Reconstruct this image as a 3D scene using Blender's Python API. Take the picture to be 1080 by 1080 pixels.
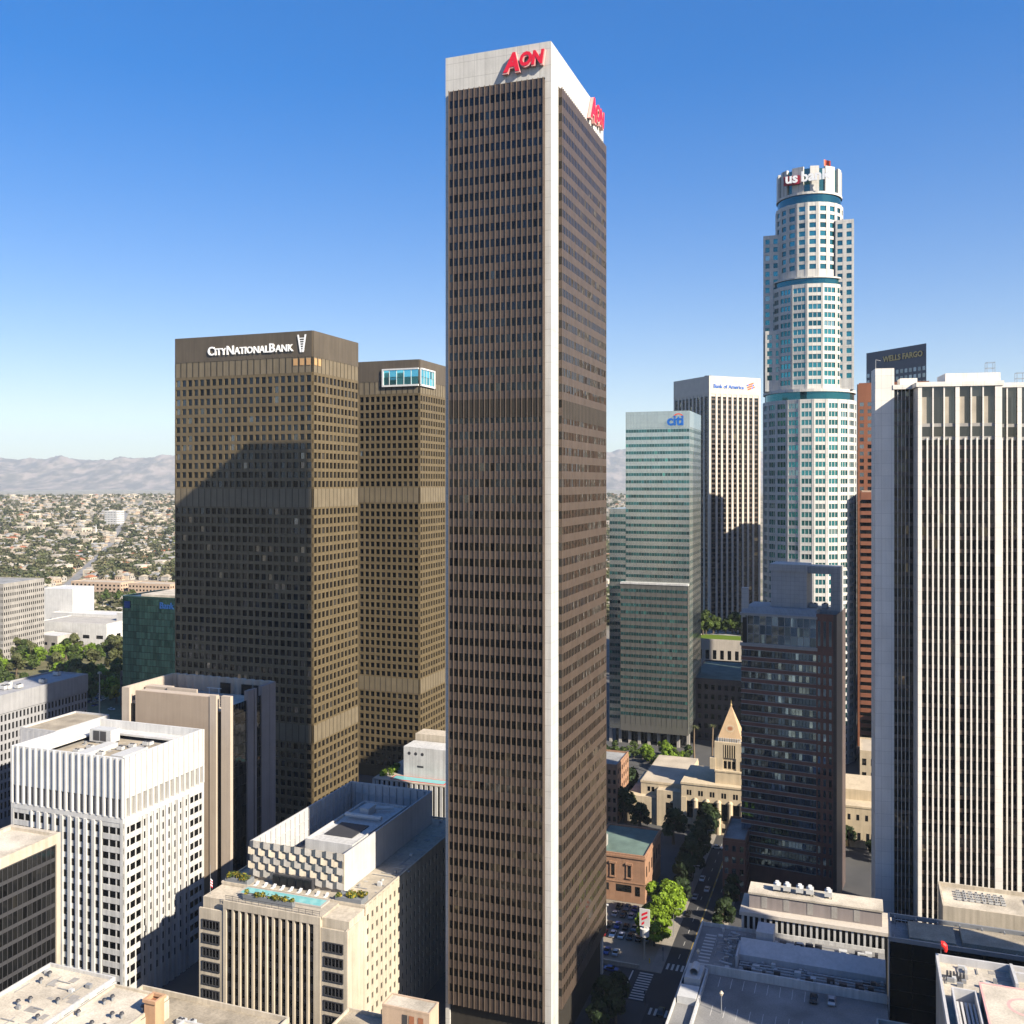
import bpy, math, random
from mathutils import Vector, Matrix, noise

for o in list(bpy.data.objects):
    bpy.data.objects.remove(o)
SC = bpy.context.scene
COL = SC.collection
RAD = math.radians

# ------------------------------------------------------------------ camera, sky, sun, exposure
CAM_H = 150.0
cam_data = bpy.data.cameras.new('camera')
cam = bpy.data.objects.new('camera', cam_data)
COL.objects.link(cam)
cam.location = (0, 0, CAM_H)
cam.rotation_euler = (RAD(90), 0, 0)
cam_data.sensor_width = 36.0
cam_data.lens = 36.0 * 1009 / 1080
cam_data.shift_y = -31.0 / 1080
cam_data.clip_start = 1.0
cam_data.clip_end = 60000
SC.camera = cam

SUN_ELEV = 33.0
SUN_AZ = math.degrees(math.atan2(0.75, -0.66))        # clockwise from +Y
world = bpy.data.worlds.new('World')
SC.world = world
world.use_nodes = True
wt = world.node_tree
sky = wt.nodes.new('ShaderNodeTexSky')
sky.sky_type = 'NISHITA'
sky.sun_disc = False
sky.sun_elevation = RAD(SUN_ELEV)
sky.sun_rotation = RAD(SUN_AZ)
sky.altitude = 100
sky.air_density = 1.0
sky.dust_density = 0.7
sky.ozone_density = 2.0
bg = wt.nodes['Background']
bg.inputs['Strength'].default_value = 0.130
hs = wt.nodes.new('ShaderNodeHueSaturation')
hs.inputs['Saturation'].default_value = 1.38
hs.inputs['Value'].default_value = 0.95
hs.inputs['Hue'].default_value = 0.503
wt.links.new(sky.outputs['Color'], hs.inputs['Color'])
gm = wt.nodes.new('ShaderNodeGamma')
gm.inputs['Gamma'].default_value = 0.68
hs2 = wt.nodes.new('ShaderNodeHueSaturation')
hs2.inputs['Saturation'].default_value = 1.28
hs2.inputs['Hue'].default_value = 0.521
hs2.inputs['Value'].default_value = 0.92
wt.links.new(hs.outputs['Color'], gm.inputs['Color'])
wt.links.new(gm.outputs['Color'], hs2.inputs['Color'])
wt.links.new(hs2.outputs['Color'], bg.inputs['Color'])

sun_data = bpy.data.lights.new('sun', 'SUN')
sun_data.energy = 5.0
sun_data.angle = RAD(0.53)
sun_data.color = (1.0, 0.90, 0.75)
sun = bpy.data.objects.new('sun', sun_data)
COL.objects.link(sun)
ce = math.cos(RAD(SUN_ELEV))
SUN_DIR = Vector((math.sin(RAD(SUN_AZ)) * ce, math.cos(RAD(SUN_AZ)) * ce, math.sin(RAD(SUN_ELEV))))
sun.rotation_euler = SUN_DIR.to_track_quat('Z', 'Y').to_euler()
sun.location = (400, -300, 700)

SC.view_settings.view_transform = 'Standard'
SC.view_settings.look = 'None'
SC.view_settings.exposure = 1.28
SC.view_settings.gamma = 1.0
SC.view_settings.use_curve_mapping = False
SC.render.engine = 'CYCLES'
SC.cycles.use_denoising = True
SC.cycles.max_bounces = 6
SC.cycles.diffuse_bounces = 1
SC.cycles.glossy_bounces = 3
SC.cycles.transmission_bounces = 2
SC.cycles.volume_bounces = 0
SC.cycles.caustics_reflective = False
SC.cycles.caustics_refractive = False
SC.cycles.sample_clamp_indirect = 4.0

# ------------------------------------------------------------------ materials
M = {}


def _nodes(name):
    m = bpy.data.materials.new(name)
    m.use_nodes = True
    nt = m.node_tree
    return m, nt, nt.nodes['Principled BSDF']


def stone(name, col, rough=0.8, var=0.16, scale=0.25, streak=0.12, spec=0.3, metal=0.0, panel=None):
    """weathered wall or roof: broad mottling, vertical rain streaks, fine grain, optional panel joints"""
    m, nt, b = _nodes(name)
    N, L = nt.nodes.new, nt.links.new
    tc = N('ShaderNodeTexCoord')
    n1 = N('ShaderNodeTexNoise'); n1.inputs['Scale'].default_value = scale; n1.inputs['Detail'].default_value = 6
    L(tc.outputs['Object'], n1.inputs['Vector'])
    mp = N('ShaderNodeMapping'); mp.inputs['Scale'].default_value = (1.1, 1.1, 0.04)
    L(tc.outputs['Object'], mp.inputs['Vector'])
    n2 = N('ShaderNodeTexNoise'); n2.inputs['Scale'].default_value = 1.0; n2.inputs['Detail'].default_value = 3
    L(mp.outputs['Vector'], n2.inputs['Vector'])
    n3 = N('ShaderNodeTexNoise'); n3.inputs['Scale'].default_value = 2.5; n3.inputs['Detail'].default_value = 4
    L(tc.outputs['Object'], n3.inputs['Vector'])

    def ranged(node, amp):
        r = N('ShaderNodeMapRange')
        r.inputs['From Min'].default_value = 0.3; r.inputs['From Max'].default_value = 0.7
        r.inputs['To Min'].default_value = 1 - amp; r.inputs['To Max'].default_value = 1 + amp
        L(node.outputs['Fac'], r.inputs['Value'])
        return r.outputs['Result']

    def mul(a, c):
        x = N('ShaderNodeMath'); x.operation = 'MULTIPLY'
        L(a, x.inputs[0]); L(c, x.inputs[1])
        return x.outputs[0]
    f = mul(mul(ranged(n1, var), ranged(n2, streak)), ranged(n3, var * 0.5))
    if panel:
        br = N('ShaderNodeTexBrick')
        br.inputs['Scale'].default_value = 1.0
        br.offset = 0.0
        br.inputs['Brick Width'].default_value = panel[0]; br.inputs['Row Height'].default_value = panel[1]
        br.inputs['Mortar Size'].default_value = panel[2]
        br.inputs['Color1'].default_value = (1, 1, 1, 1); br.inputs['Color2'].default_value = (0.93, 0.93, 0.93, 1)
        br.inputs['Mortar'].default_value = (0.6, 0.6, 0.6, 1)
        sx = N('ShaderNodeSeparateXYZ'); L(tc.outputs['Object'], sx.inputs[0])
        ad = N('ShaderNodeMath'); ad.operation = 'ADD'; L(sx.outputs[0], ad.inputs[0]); L(sx.outputs[1], ad.inputs[1])
        cb = N('ShaderNodeCombineXYZ'); L(ad.outputs[0], cb.inputs[0]); L(sx.outputs[2], cb.inputs[1])
        L(cb.outputs[0], br.inputs['Vector'])
        f = mul(f, br.outputs['Color'])
    vm = N('ShaderNodeVectorMath'); vm.operation = 'SCALE'
    vm.inputs[0].default_value = col
    L(f, vm.inputs['Scale'])
    L(vm.outputs[0], b.inputs['Base Color'])
    b.inputs['Roughness'].default_value = rough
    b.inputs['Specular IOR Level'].default_value = spec
    b.inputs['Metallic'].default_value = metal
    M[name] = m
    return m


def glass(name, col, rough=0.05, metal=0.85, wob=0.0):
    """coated window glass: reflects what stands opposite; each pane has its own tint"""
    m, nt, b = _nodes(name)
    N, L = nt.nodes.new, nt.links.new
    at = N('ShaderNodeAttribute'); at.attribute_name = 'tint'
    mx = N('ShaderNodeVectorMath'); mx.operation = 'MULTIPLY'
    mx.inputs[0].default_value = col
    L(at.outputs['Color'], mx.inputs[1])
    L(mx.outputs[0], b.inputs['Base Color'])
    b.inputs['Metallic'].default_value = metal
    b.inputs['Roughness'].default_value = rough
    if wob:
        tc = N('ShaderNodeTexCoord')
        nz = N('ShaderNodeTexNoise'); nz.inputs['Scale'].default_value = 0.35; nz.inputs['Detail'].default_value = 2
        L(tc.outputs['Object'], nz.inputs['Vector'])
        bp = N('ShaderNodeBump'); bp.inputs['Strength'].default_value = wob; bp.inputs['Distance'].default_value = 0.05
        L(nz.outputs['Fac'], bp.inputs['Height']); L(bp.outputs['Normal'], b.inputs['Normal'])
    M[name] = m
    return m


def plain(name, col, rough=0.6, metal=0.0, spec=0.4, emit=None):
    m, nt, b = _nodes(name)
    N, L = nt.nodes.new, nt.links.new
    tc = N('ShaderNodeTexCoord')
    n = N('ShaderNodeTexNoise'); n.inputs['Scale'].default_value = 1.3; n.inputs['Detail'].default_value = 5
    L(tc.outputs['Object'], n.inputs['Vector'])
    r = N('ShaderNodeMapRange'); r.inputs['To Min'].default_value = 0.85; r.inputs['To Max'].default_value = 1.15
    L(n.outputs['Fac'], r.inputs['Value'])
    v = N('ShaderNodeVectorMath'); v.operation = 'SCALE'; v.inputs[0].default_value = col
    L(r.outputs['Result'], v.inputs['Scale']); L(v.outputs[0], b.inputs['Base Color'])
    b.inputs['Roughness'].default_value = rough
    b.inputs['Metallic'].default_value = metal
    b.inputs['Specular IOR Level'].default_value = spec
    if emit:
        b.inputs['Emission Color'].default_value = (*emit[:3], 1); b.inputs['Emission Strength'].default_value = emit[3]
    M[name] = m
    return m


def leafy(name, col, var=0.35):
    m, nt, b = _nodes(name)
    N, L = nt.nodes.new, nt.links.new
    at = N('ShaderNodeAttribute'); at.attribute_name = 'tint'
    v = N('ShaderNodeVectorMath'); v.operation = 'MULTIPLY'; v.inputs[0].default_value = col
    L(at.outputs['Color'], v.inputs[1]); L(v.outputs[0], b.inputs['Base Color'])
    b.inputs['Roughness'].default_value = 0.65
    b.inputs['Specular IOR Level'].default_value = 0.25
    tr = N('ShaderNodeBsdfTranslucent')
    v2 = N('ShaderNodeVectorMath'); v2.operation = 'MULTIPLY'; v2.inputs[1].default_value = (1.3, 1.2, 0.5)
    L(v.outputs[0], v2.inputs[0]); L(v2.outputs[0], tr.inputs['Color'])
    mx = N('ShaderNodeMixShader'); mx.inputs[0].default_value = 0.3
    L(b.outputs[0], mx.inputs[1]); L(tr.outputs[0], mx.inputs[2])
    L(mx.outputs[0], nt.nodes['Material Output'].inputs['Surface'])
    M[name] = m
    return m


stone('white_stone', (0.490, 0.476, 0.441), 0.55, 0.07, 0.2, 0.10, panel=(3.0, 4.2, 0.05))
stone('crisp_white', (0.704, 0.664, 0.600), 0.55, 0.05, 0.2, 0.06, panel=(3.0, 3.9, 0.04))
stone('white_paint', (0.462, 0.455, 0.434), 0.6, 0.10, 0.2, 0.16)
stone('bright_white', (0.511, 0.504, 0.483), 0.55, 0.08, 0.2, 0.10)
stone('bronze_panel', (0.084, 0.061, 0.048), 0.42, 0.10, 0.3, 0.06, 0.5, 0.25)
stone('bronze_fin', (0.140, 0.104, 0.075), 0.4, 0.10, 0.3, 0.05, 0.5, 0.2)
stone('brown_granite', (0.121, 0.092, 0.050), 0.5, 0.08, 0.15, 0.07, 0.4, panel=(3.1, 3.9, 0.05))
stone('brown_granite_plain', (0.088, 0.071, 0.050), 0.5, 0.10, 0.12, 0.12, 0.4)
stone('louvre_brown', (0.149, 0.122, 0.081), 0.5, 0.10, 0.2, 0.10)
stone('joint_dark', (0.027, 0.023, 0.018), 0.8, 0.1)
stone('tan_panel', (0.329, 0.259, 0.193), 0.75, 0.05, 0.2, 0.06)
stone('tan_light', (0.420, 0.350, 0.280), 0.75, 0.05, 0.2, 0.06)
stone('pier_mauve', (0.234, 0.203, 0.191), 0.7, 0.06, 0.2, 0.08)
stone('cream', (0.434, 0.378, 0.294), 0.8, 0.10, 0.2, 0.17)
stone('cream_dirty', (0.350, 0.308, 0.245), 0.85, 0.15, 0.2, 0.12)
stone('limestone', (0.462, 0.378, 0.259), 0.85, 0.09, 0.2, 0.10)
stone('limestone_roof', (0.385, 0.329, 0.252), 0.9, 0.18, 0.12, 0.05)
stone('roof_pale', (0.448, 0.399, 0.322), 0.9, 0.32, 0.14, 0.0)
stone('roof_tan', (0.294, 0.252, 0.189), 0.9, 0.36, 0.14, 0.0)
stone('roof_grey', (0.234, 0.234, 0.226), 0.9, 0.36, 0.14, 0.0)
stone('roof_green', (0.101, 0.148, 0.125), 0.85, 0.25, 0.15, 0.0)
stone('concrete', (0.281, 0.265, 0.242), 0.85, 0.18, 0.15, 0.10)
stone('concrete_pale', (0.350, 0.329, 0.294), 0.85, 0.12, 0.15, 0.10)
stone('grey_panel', (0.301, 0.308, 0.308), 0.6, 0.07, 0.2, 0.08, panel=(1.6, 3.2, 0.03))
stone('grey_screen', (0.434, 0.427, 0.420), 0.6, 0.08, 0.2, 0.08)
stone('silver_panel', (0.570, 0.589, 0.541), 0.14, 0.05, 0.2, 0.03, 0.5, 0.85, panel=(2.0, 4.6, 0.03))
stone('silver_low', (0.167, 0.162, 0.146), 0.25, 0.05, 0.2, 0.05, 0.5, 0.4, panel=(2.0, 4.15, 0.03))  # darker copy of the silver panel: dim lower reflection put into the colour
stone('civic_stone', (0.281, 0.281, 0.289), 0.8, 0.08, 0.2, 0.10)
stone('red_granite', (0.162, 0.072, 0.056), 0.45, 0.12, 0.3, 0.05, 0.4)
stone('mauve_granite', (0.089, 0.066, 0.060), 0.5, 0.08, 0.25, 0.06, 0.4, panel=(1.8, 3.6, 0.03))  # darkened for the red tower's side wall: its shade is put into the colour
stone('grey_granite', (0.400, 0.390, 0.380), 0.5, 0.06, 0.25, 0.06, 0.4, panel=(1.6, 1.6, 0.04))
stone('rust_granite', (0.225, 0.090, 0.049), 0.5, 0.07, 0.2, 0.05)
stone('navy_panel', (0.050, 0.054, 0.086), 0.35, 0.06, 0.2, 0.04, 0.5)
stone('black_stone', (0.008, 0.009, 0.011), 0.3, 0.15, 0.2, 0.05)
stone('brick_tan', (0.288, 0.164, 0.100), 0.85, 0.12, 0.3, 0.08)
stone('beige_granite', (0.476, 0.427, 0.364), 0.6, 0.06, 0.2, 0.06)
stone('asphalt', (0.040, 0.040, 0.042), 0.9, 0.22, 0.08, 0.0)
stone('lot_concrete', (0.211, 0.183, 0.144), 0.9, 0.18, 0.1, 0.0)
stone('paving', (0.234, 0.211, 0.179), 0.9, 0.15, 0.2, 0.0)
stone('deck_grey', (0.203, 0.199, 0.191), 0.85, 0.28, 0.12, 0.0)
stone('terracotta', (0.294, 0.119, 0.059), 0.85, 0.15, 0.5, 0.05)
stone('orange_clay', (0.420, 0.252, 0.147), 0.85, 0.08, 0.3, 0.08)
stone('peach', (0.434, 0.322, 0.231), 0.85, 0.08, 0.2, 0.08)
plain('dark_metal', (0.060, 0.060, 0.065), 0.5, 0.3)
plain('grey_metal', (0.294, 0.301, 0.308), 0.5, 0.4)
plain('white_metal', (0.585, 0.585, 0.570), 0.5)
plain('mech_white', (0.446, 0.446, 0.432), 0.6)
plain('sign_red', (0.620, 0.012, 0.035), 0.45)
plain('sign_pink', (0.680, 0.336, 0.304), 0.5)
plain('sign_white', (0.860, 0.860, 0.840), 0.5)
plain('sign_blue', (0.012, 0.120, 0.450), 0.5)
plain('sign_orange_red', (0.750, 0.090, 0.030), 0.5)
plain('sign_gold', (0.500, 0.360, 0.160), 0.4, 0.5)
plain('sign_maroon', (0.300, 0.012, 0.030), 0.5)
plain('lamp_red', (0.800, 0.020, 0.015), 0.5)
plain('amber_panel', (0.440, 0.264, 0.120), 0.6)
plain('road_white', (0.465, 0.450, 0.413), 0.8)
plain('road_yellow', (0.450, 0.300, 0.050), 0.8)
plain('pool_water', (0.165, 0.413, 0.420), 0.08, 0.0, 0.5)
plain('pool_red', (0.450, 0.060, 0.050), 0.8)
plain('rubber', (0.020, 0.020, 0.020), 0.8)
plain('planter_grey', (0.160, 0.170, 0.180), 0.7)
plain('bark', (0.100, 0.075, 0.050), 0.9)
plain('palm_bark', (0.170, 0.120, 0.075), 0.9)
plain('yellow_paint', (0.620, 0.420, 0.050), 0.6)
glass('glass_bronze', (0.046, 0.046, 0.046), 0.045, 0.9)
glass('glass_tower', (0.033, 0.036, 0.041), 0.05, 0.85)
glass('glass_dark', (0.036, 0.037, 0.039), 0.05, 0.85)
glass('glass_black', (0.035, 0.037, 0.040), 0.05, 0.8)
glass('glass_teal', (0.05, 0.25, 0.27), 0.06, 0.8)
glass('glass_lounge', (0.16, 0.52, 0.56), 0.05, 0.85)
glass('glass_lounge_brown', (0.10, 0.095, 0.085), 0.06, 0.85)
glass('glass_band', (0.030, 0.15, 0.18), 0.05, 0.8)
plain('sign_navy', (0.012, 0.060, 0.210), 0.5)
glass('glass_sea', (0.05, 0.17, 0.17), 0.08, 0.75)
glass('glass_green', (0.09, 0.20, 0.18), 0.03, 0.95, 0.10)
glass('glass_blue', (0.20, 0.30, 0.40), 0.05, 0.9)
glass('glass_mirror', (0.30, 0.31, 0.32), 0.03, 0.95, 0.05)
leafy('leaf_bright', (0.128, 0.200, 0.019))
leafy('leaf_ficus', (0.165, 0.250, 0.017))
leafy('leaf_mid', (0.066, 0.098, 0.023))
leafy('leaf_dark', (0.024, 0.040, 0.014))
leafy('leaf_olive', (0.082, 0.090, 0.035))
leafy('leaf_far_mid', (0.101, 0.112, 0.049))  # far leaf tones, paler than the near ones: some haze put into the colour
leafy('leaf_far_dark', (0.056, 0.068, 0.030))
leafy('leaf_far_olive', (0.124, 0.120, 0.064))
stone('park_soil', (0.117, 0.109, 0.055), 0.95, 0.3, 0.08, 0.0)
stone('pyramid_tile', (0.420, 0.294, 0.175), 0.8, 0.1, 0.4, 0.05)
leafy('leaf_yellow', (0.272, 0.216, 0.024))
for nm, c in dict(car_white=(0.75, 0.75, 0.74), car_silver=(0.42, 0.43, 0.44), car_black=(0.02, 0.02, 0.022),
                  car_blue=(0.03, 0.06, 0.22), car_red=(0.22, 0.02, 0.025), car_grey=(0.15, 0.16, 0.17)).items():
    plain(nm, c, 0.25, 0.2, 0.5)


# ------------------------------------------------------------------ mesh building
class MB:
    def __init__(self):
        self.v, self.f, self.m, self.c = [], [], [], []

    def quad(self, a, b, c, d, m=0, col=(1, 1, 1)):
        k = len(self.v)
        self.v += [a, b, c, d]
        self.f.append((k, k + 1, k + 2, k + 3)); self.m.append(m); self.c.append(col)

    def poly(self, pts, m=0, col=(1, 1, 1)):
        k = len(self.v)
        self.v += list(pts)
        self.f.append(tuple(range(k, k + len(pts)))); self.m.append(m); self.c.append(col)

    def hexa(self, p, m=0, skip=(), col=(1, 1, 1)):
        """p: 8 corners, bottom ring 0-3 then top ring 4-7"""
        k = len(self.v)
        self.v += list(p)
        F = dict(bot=(0, 3, 2, 1), top=(4, 5, 6, 7), a=(0, 1, 5, 4), b=(1, 2, 6, 5), c=(2, 3, 7, 6), d=(3, 0, 4, 7))
        for n, q in F.items():
            if n not in skip:
                self.f.append(tuple(k + i for i in q)); self.m.append(m); self.c.append(col)

    def box(self, x0, x1, y0, y1, z0, z1, m=0, skip=(), col=(1, 1, 1)):
        self.hexa([(x0, y0, z0), (x1, y0, z0), (x1, y1, z0), (x0, y1, z0),
                   (x0, y0, z1), (x1, y0, z1), (x1, y1, z1), (x0, y1, z1)], m, skip, col)

    def prism(self, pts, z0, z1, m=0, mt=None, cap=True):
        n = len(pts)
        k = len(self.v)
        self.v += [(x, y, z0) for x, y in pts] + [(x, y, z1) for x, y in pts]
        for i in range(n):
            j = (i + 1) % n
            self.f.append((k + i, k + j, k + n + j, k + n + i)); self.m.append(m); self.c.append((1, 1, 1))
        if cap:
            self.f.append(tuple(k + n + i for i in range(n))); self.m.append(m if mt is None else mt); self.c.append((1, 1, 1))

    def cyl(self, cx, cy, z0, z1, r0, r1=None, n=12, m=0, cap=True):
        r1 = r0 if r1 is None else r1
        k = len(self.v)
        for z, r in ((z0, r0), (z1, r1)):
            self.v += [(cx + r * math.cos(2 * math.pi * i / n), cy + r * math.sin(2 * math.pi * i / n), z) for i in range(n)]
        for i in range(n):
            j = (i + 1) % n
            self.f.append((k + i, k + j, k + n + j, k + n + i)); self.m.append(m); self.c.append((1, 1, 1))
        if cap:
            self.f.append(tuple(k + n + i for i in range(n))); self.m.append(m); self.c.append((1, 1, 1))

    def bar(self, a, b, r0, r1=None, n=6, m=0):
        r1 = r0 if r1 is None else r1
        a, b = Vector(a), Vector(b)
        d = (b - a).normalized()
        s = d.orthogonal().normalized(); t = d.cross(s)
        k = len(self.v)
        for p, r in ((a, r0), (b, r1)):
            self.v += [tuple(p + r * (math.cos(2 * math.pi * i / n) * s + math.sin(2 * math.pi * i / n) * t)) for i in range(n)]
        for i in range(n):
            j = (i + 1) % n
            self.f.append((k + i, k + j, k + n + j, k + n + i)); self.m.append(m); self.c.append((1, 1, 1))
        self.f.append(tuple(k + n + i for i in range(n))); self.m.append(m); self.c.append((1, 1, 1))

    def ring(self, x0, x1, y0, y1, z0, z1, t, m=0):
        """a parapet: four butted walls of thickness t, open bottom"""
        self.box(x0, x1, y0, y0 + t, z0, z1, m, ('bot',))
        self.box(x0, x1, y1 - t, y1, z0, z1, m, ('bot',))
        self.box(x0, x0 + t, y0 + t, y1 - t, z0, z1, m, ('bot', 'a', 'c'))
        self.box(x1 - t, x1, y0 + t, y1 - t, z0, z1, m, ('bot', 'a', 'c'))

    def mesh(self, name, mats):
        me = bpy.data.meshes.new(name)
        me.from_pydata(self.v, [], self.f)
        for x in mats:
            me.materials.append(M[x])
        if len(mats) > 1:
            me.polygons.foreach_set('material_index', self.m)
        at = me.attributes.new('tint', 'FLOAT_COLOR', 'FACE')
        flat = []
        for c in self.c:
            flat += [c[0], c[1], c[2], 1.0]
        at.data.foreach_set('color', flat)
        me.update()
        return me

    def build(self, name, mats, parent=None, label=None, kind=None, loc=None):
        if isinstance(mats, str):
            mats = [mats]
        return link(name, self.mesh(name, mats), parent, label, kind, loc)


def link(name, me, parent=None, label=None, kind=None, loc=None, rotz=None):
    o = bpy.data.objects.new(name, me)
    COL.objects.link(o)
    if parent is not None:
        o.parent = parent
    if label: o['label'] = label
    if kind: o['kind'] = kind
    if loc is not None: o.location = loc
    if rotz is not None: o.rotation_euler = (0, 0, rotz)
    return o


def tag(o, label, cat, group=None):
    o['label'] = label; o['category'] = cat
    if group: o['group'] = group
    return o


def thing(name, label, cat, loc=(0, 0, 0), rotz=0.0, group=None):
    o = bpy.data.objects.new(name, None)
    COL.objects.link(o)
    o.empty_display_size = 1
    o.location = loc; o.rotation_euler = (0, 0, rotz)
    return tag(o, label, cat, group)


TH = -math.atan2(0.3404, 0.9403)       # the street grid is turned 19.9 degrees from the view
RX, RY = (0.9403, -0.3404), (0.3404, 0.9403)


def grid_pt(o, x, y):
    return (o[0] + x * RX[0] + y * RY[0], o[1] + x * RX[1] + y * RY[1])


class Face:
    """one upright side of a building: u along it, n out of it"""
    def __init__(self, o, u, n, w):
        self.o, self.u, self.nn, self.w = o, u, n, w

    def p(self, u, n, z):
        return (self.o[0] + self.u[0] * u + self.nn[0] * n, self.o[1] + self.u[1] * u + self.nn[1] * n, z)

    def box(self, mb, u0, u1, z0, z1, n0, n1, m=0, col=(1, 1, 1)):
        p = self.p
        mb.hexa([p(u0, n1, z0), p(u1, n1, z0), p(u1, n0, z0), p(u0, n0, z0),
                 p(u0, n1, z1), p(u1, n1, z1), p(u1, n0, z1), p(u0, n0, z1)], m, ('c',), col)

    def quad(self, mb, u0, u1, z0, z1, n, m=0, col=(1, 1, 1), j=0.0):
        p = self.p
        a, b = (random.uniform(-j, j), random.uniform(-j, j)) if j else (0, 0)
        mb.quad(p(u0, n - a - b, z0), p(u1, n + a - b, z0), p(u1, n + a + b, z1), p(u0, n - a + b, z1), m, col)


def front(x0, x1, y=0.0):
    return Face((x0, y), (1, 0), (0, -1), x1 - x0)


def right(y0, y1, x=0.0):
    return Face((x, y0), (0, 1), (1, 0), y1 - y0)


def left(y0, y1, x):
    return Face((x, y1), (0, -1), (-1, 0), y1 - y0)


def back(x0, x1, y):
    return Face((x1, y), (-1, 0), (0, 1), x1 - x0)


PENDING = []


def tint(lo=0.7, hi=1.15, pale=0.0, palec=(2.6, 2.4, 2.0)):
    r = random.random()
    if r < pale:
        k = random.uniform(0.6, 1.1)
        return (palec[0] * k, palec[1] * k, palec[2] * k)
    k = random.uniform(lo, hi)
    return (k, k, k)


def panes_later(root, panes, mat, name='window', limit=100, j=0.012, lo=0.7, hi=1.15, pale=0.0, palec=(2.6, 2.4, 2.0)):
    PENDING.append((root, panes, mat, name, limit, j, lo, hi, pale, palec))


def grid(F, mb, panes, cols, rows, z0, z1, pier, pd, sd, m=0, mp=None, glass_n=0.06, u0=0.0, u1=None, ends=True):
    """spandrels between the window rows, piers between the columns, one pane per opening"""
    u1 = F.w if u1 is None else u1
    mp = m if mp is None else mp
    zs = z0
    for zl, zh in rows:
        if zl - zs > 0.01:
            F.box(mb, u0, u1, zs, zl, -0.1, sd, m)
        zs = zh
    if z1 - zs > 0.01:
        F.box(mb, u0, u1, zs, z1, -0.1, sd, m)
    st = (u1 - u0) / cols
    for i in range(cols + 1):
        c = u0 + i * st
        a, b = max(u0, c - pier / 2), min(u1, c + pier / 2)
        if not ends and i in (0, cols):
            continue
        F.box(mb, a, b, z0, z1, -0.1, pd, mp)
    for zl, zh in rows:
        for i in range(cols):
            panes.append((F, u0 + i * st + (pier / 2 if i or ends else 0), u0 + (i + 1) * st - pier / 2, zl, zh, glass_n))


def floors(ztop, zbot, h, win, sill=None):
    """window rows from the top down: each storey h with a window of height win under its head"""
    out = []
    z = ztop
    while z - h >= zbot - 0.01:
        s = (h - win) / 2 if sill is None else sill
        out.append((z - h + s, z - h + s + win))
        z -= h
    return out[::-1]


def visible_weight(root, F, u0, u1, zl, zh, n, mw):
    c = mw @ Vector(F.p((u0 + u1) / 2, n, (zl + zh) / 2))
    nn = (mw.to_3x3() @ Vector((F.nn[0], F.nn[1], 0)))
    v = Vector((0, 0, CAM_H)) - c
    d = v.length
    cs = v.dot(nn) / d
    if cs <= 0.02 or c.y < 5:
        return 0, c, d
    px = 540 + 1009 * c.x / c.y; py = 509 - 1009 * (c.z - CAM_H) / c.y
    if not (0 <= px <= 1080 and 0 <= py <= 1080):
        return 0, c, d
    return (u1 - u0) * (zh - zl) * cs / d ** 2, c, d


def finish_panes():
    bpy.context.view_layer.update()
    dg = bpy.context.evaluated_depsgraph_get()
    cam_p = Vector((0, 0, CAM_H))
    for root, panes, mat, name, limit, j, lo, hi, pale, palec in PENDING:
        mw = root.matrix_world.copy()
        W = []
        for i, p in enumerate(panes):
            w, c, d = visible_weight(root, *p, mw)
            W.append((w, i, c, d))
        W.sort(key=lambda t: -t[0])
        chosen = set()
        tries = 0
        for w, i, c, d in W:
            if w <= 0 or len(chosen) >= limit or tries > 2500:
                break
            tries += 1
            dirv = (c - cam_p).normalized()
            hit, loc, *_ = SC.ray_cast(dg, cam_p, dirv, distance=d + 5)
            if not hit or (loc - cam_p).length > d - 2.5:
                chosen.add(i)
        if len(panes) <= limit:
            chosen = set(range(len(panes)))
        rest = MB()
        for i, (F, u0, u1, zl, zh, n) in enumerate(panes):
            mb = MB() if i in chosen else rest
            F.quad(mb, u0, u1, zl, zh, n, 0, tint(lo, hi, pale, palec), j)
            if i in chosen:
                mb.build(name, mat, root)
        if rest.f:
            rest.build(name, mat, root, kind='stuff')


def mesh_text(runs, gap=0.0, bold=0.0, shear=0.0, spacing=1.0):
    """runs: (text, size, baseline shift) laid one after another; returns flat lists of 2D verts with depth 0..1 and faces, and width"""
    V, Fc, x = [], [], 0.0
    for txt, size, dy in runs:
        cu = bpy.data.curves.new('lettering', 'FONT')
        cu.body = txt; cu.size = size; cu.extrude = 0.5; cu.offset = bold * size; cu.shear = shear
        cu.space_character = spacing
        cu.resolution_u = 3
        o = bpy.data.objects.new('lettering', cu)
        COL.objects.link(o)
        dg = bpy.context.evaluated_depsgraph_get()
        me = bpy.data.meshes.new_from_object(o.evaluated_get(dg))
        xs = [v.co.x for v in me.vertices]
        k = len(V)
        x0 = min(xs)
        for v in me.vertices:
            V.append((v.co.x - x0 + x, v.co.y + dy, v.co.z + 0.5))
        for p in me.polygons:
            Fc.append(tuple(k + i for i in p.vertices))
        x += max(xs) - x0 + gap
        bpy.data.objects.remove(o); bpy.data.curves.remove(cu); bpy.data.meshes.remove(me)
    return V, Fc, x - gap


def letters(F, runs, u0, u1, z0, n0, depth, mat, root, name='lettering', gap=0.0, bold=0.0, shear=0.0, spacing=1.0, tall=1.0, label=None):
    V, Fc, w = mesh_text(runs, gap, bold, shear, spacing)
    s = (u1 - u0) / w
    mb = MB()
    mb.v = [F.p(u0 + x * s, n0 + d * depth, z0 + y * s * tall) for x, y, d in V]
    mb.f = Fc; mb.m = [0] * len(Fc); mb.c = [(1, 1, 1)] * len(Fc)
    return mb.build(name, mat, root, label)


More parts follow.
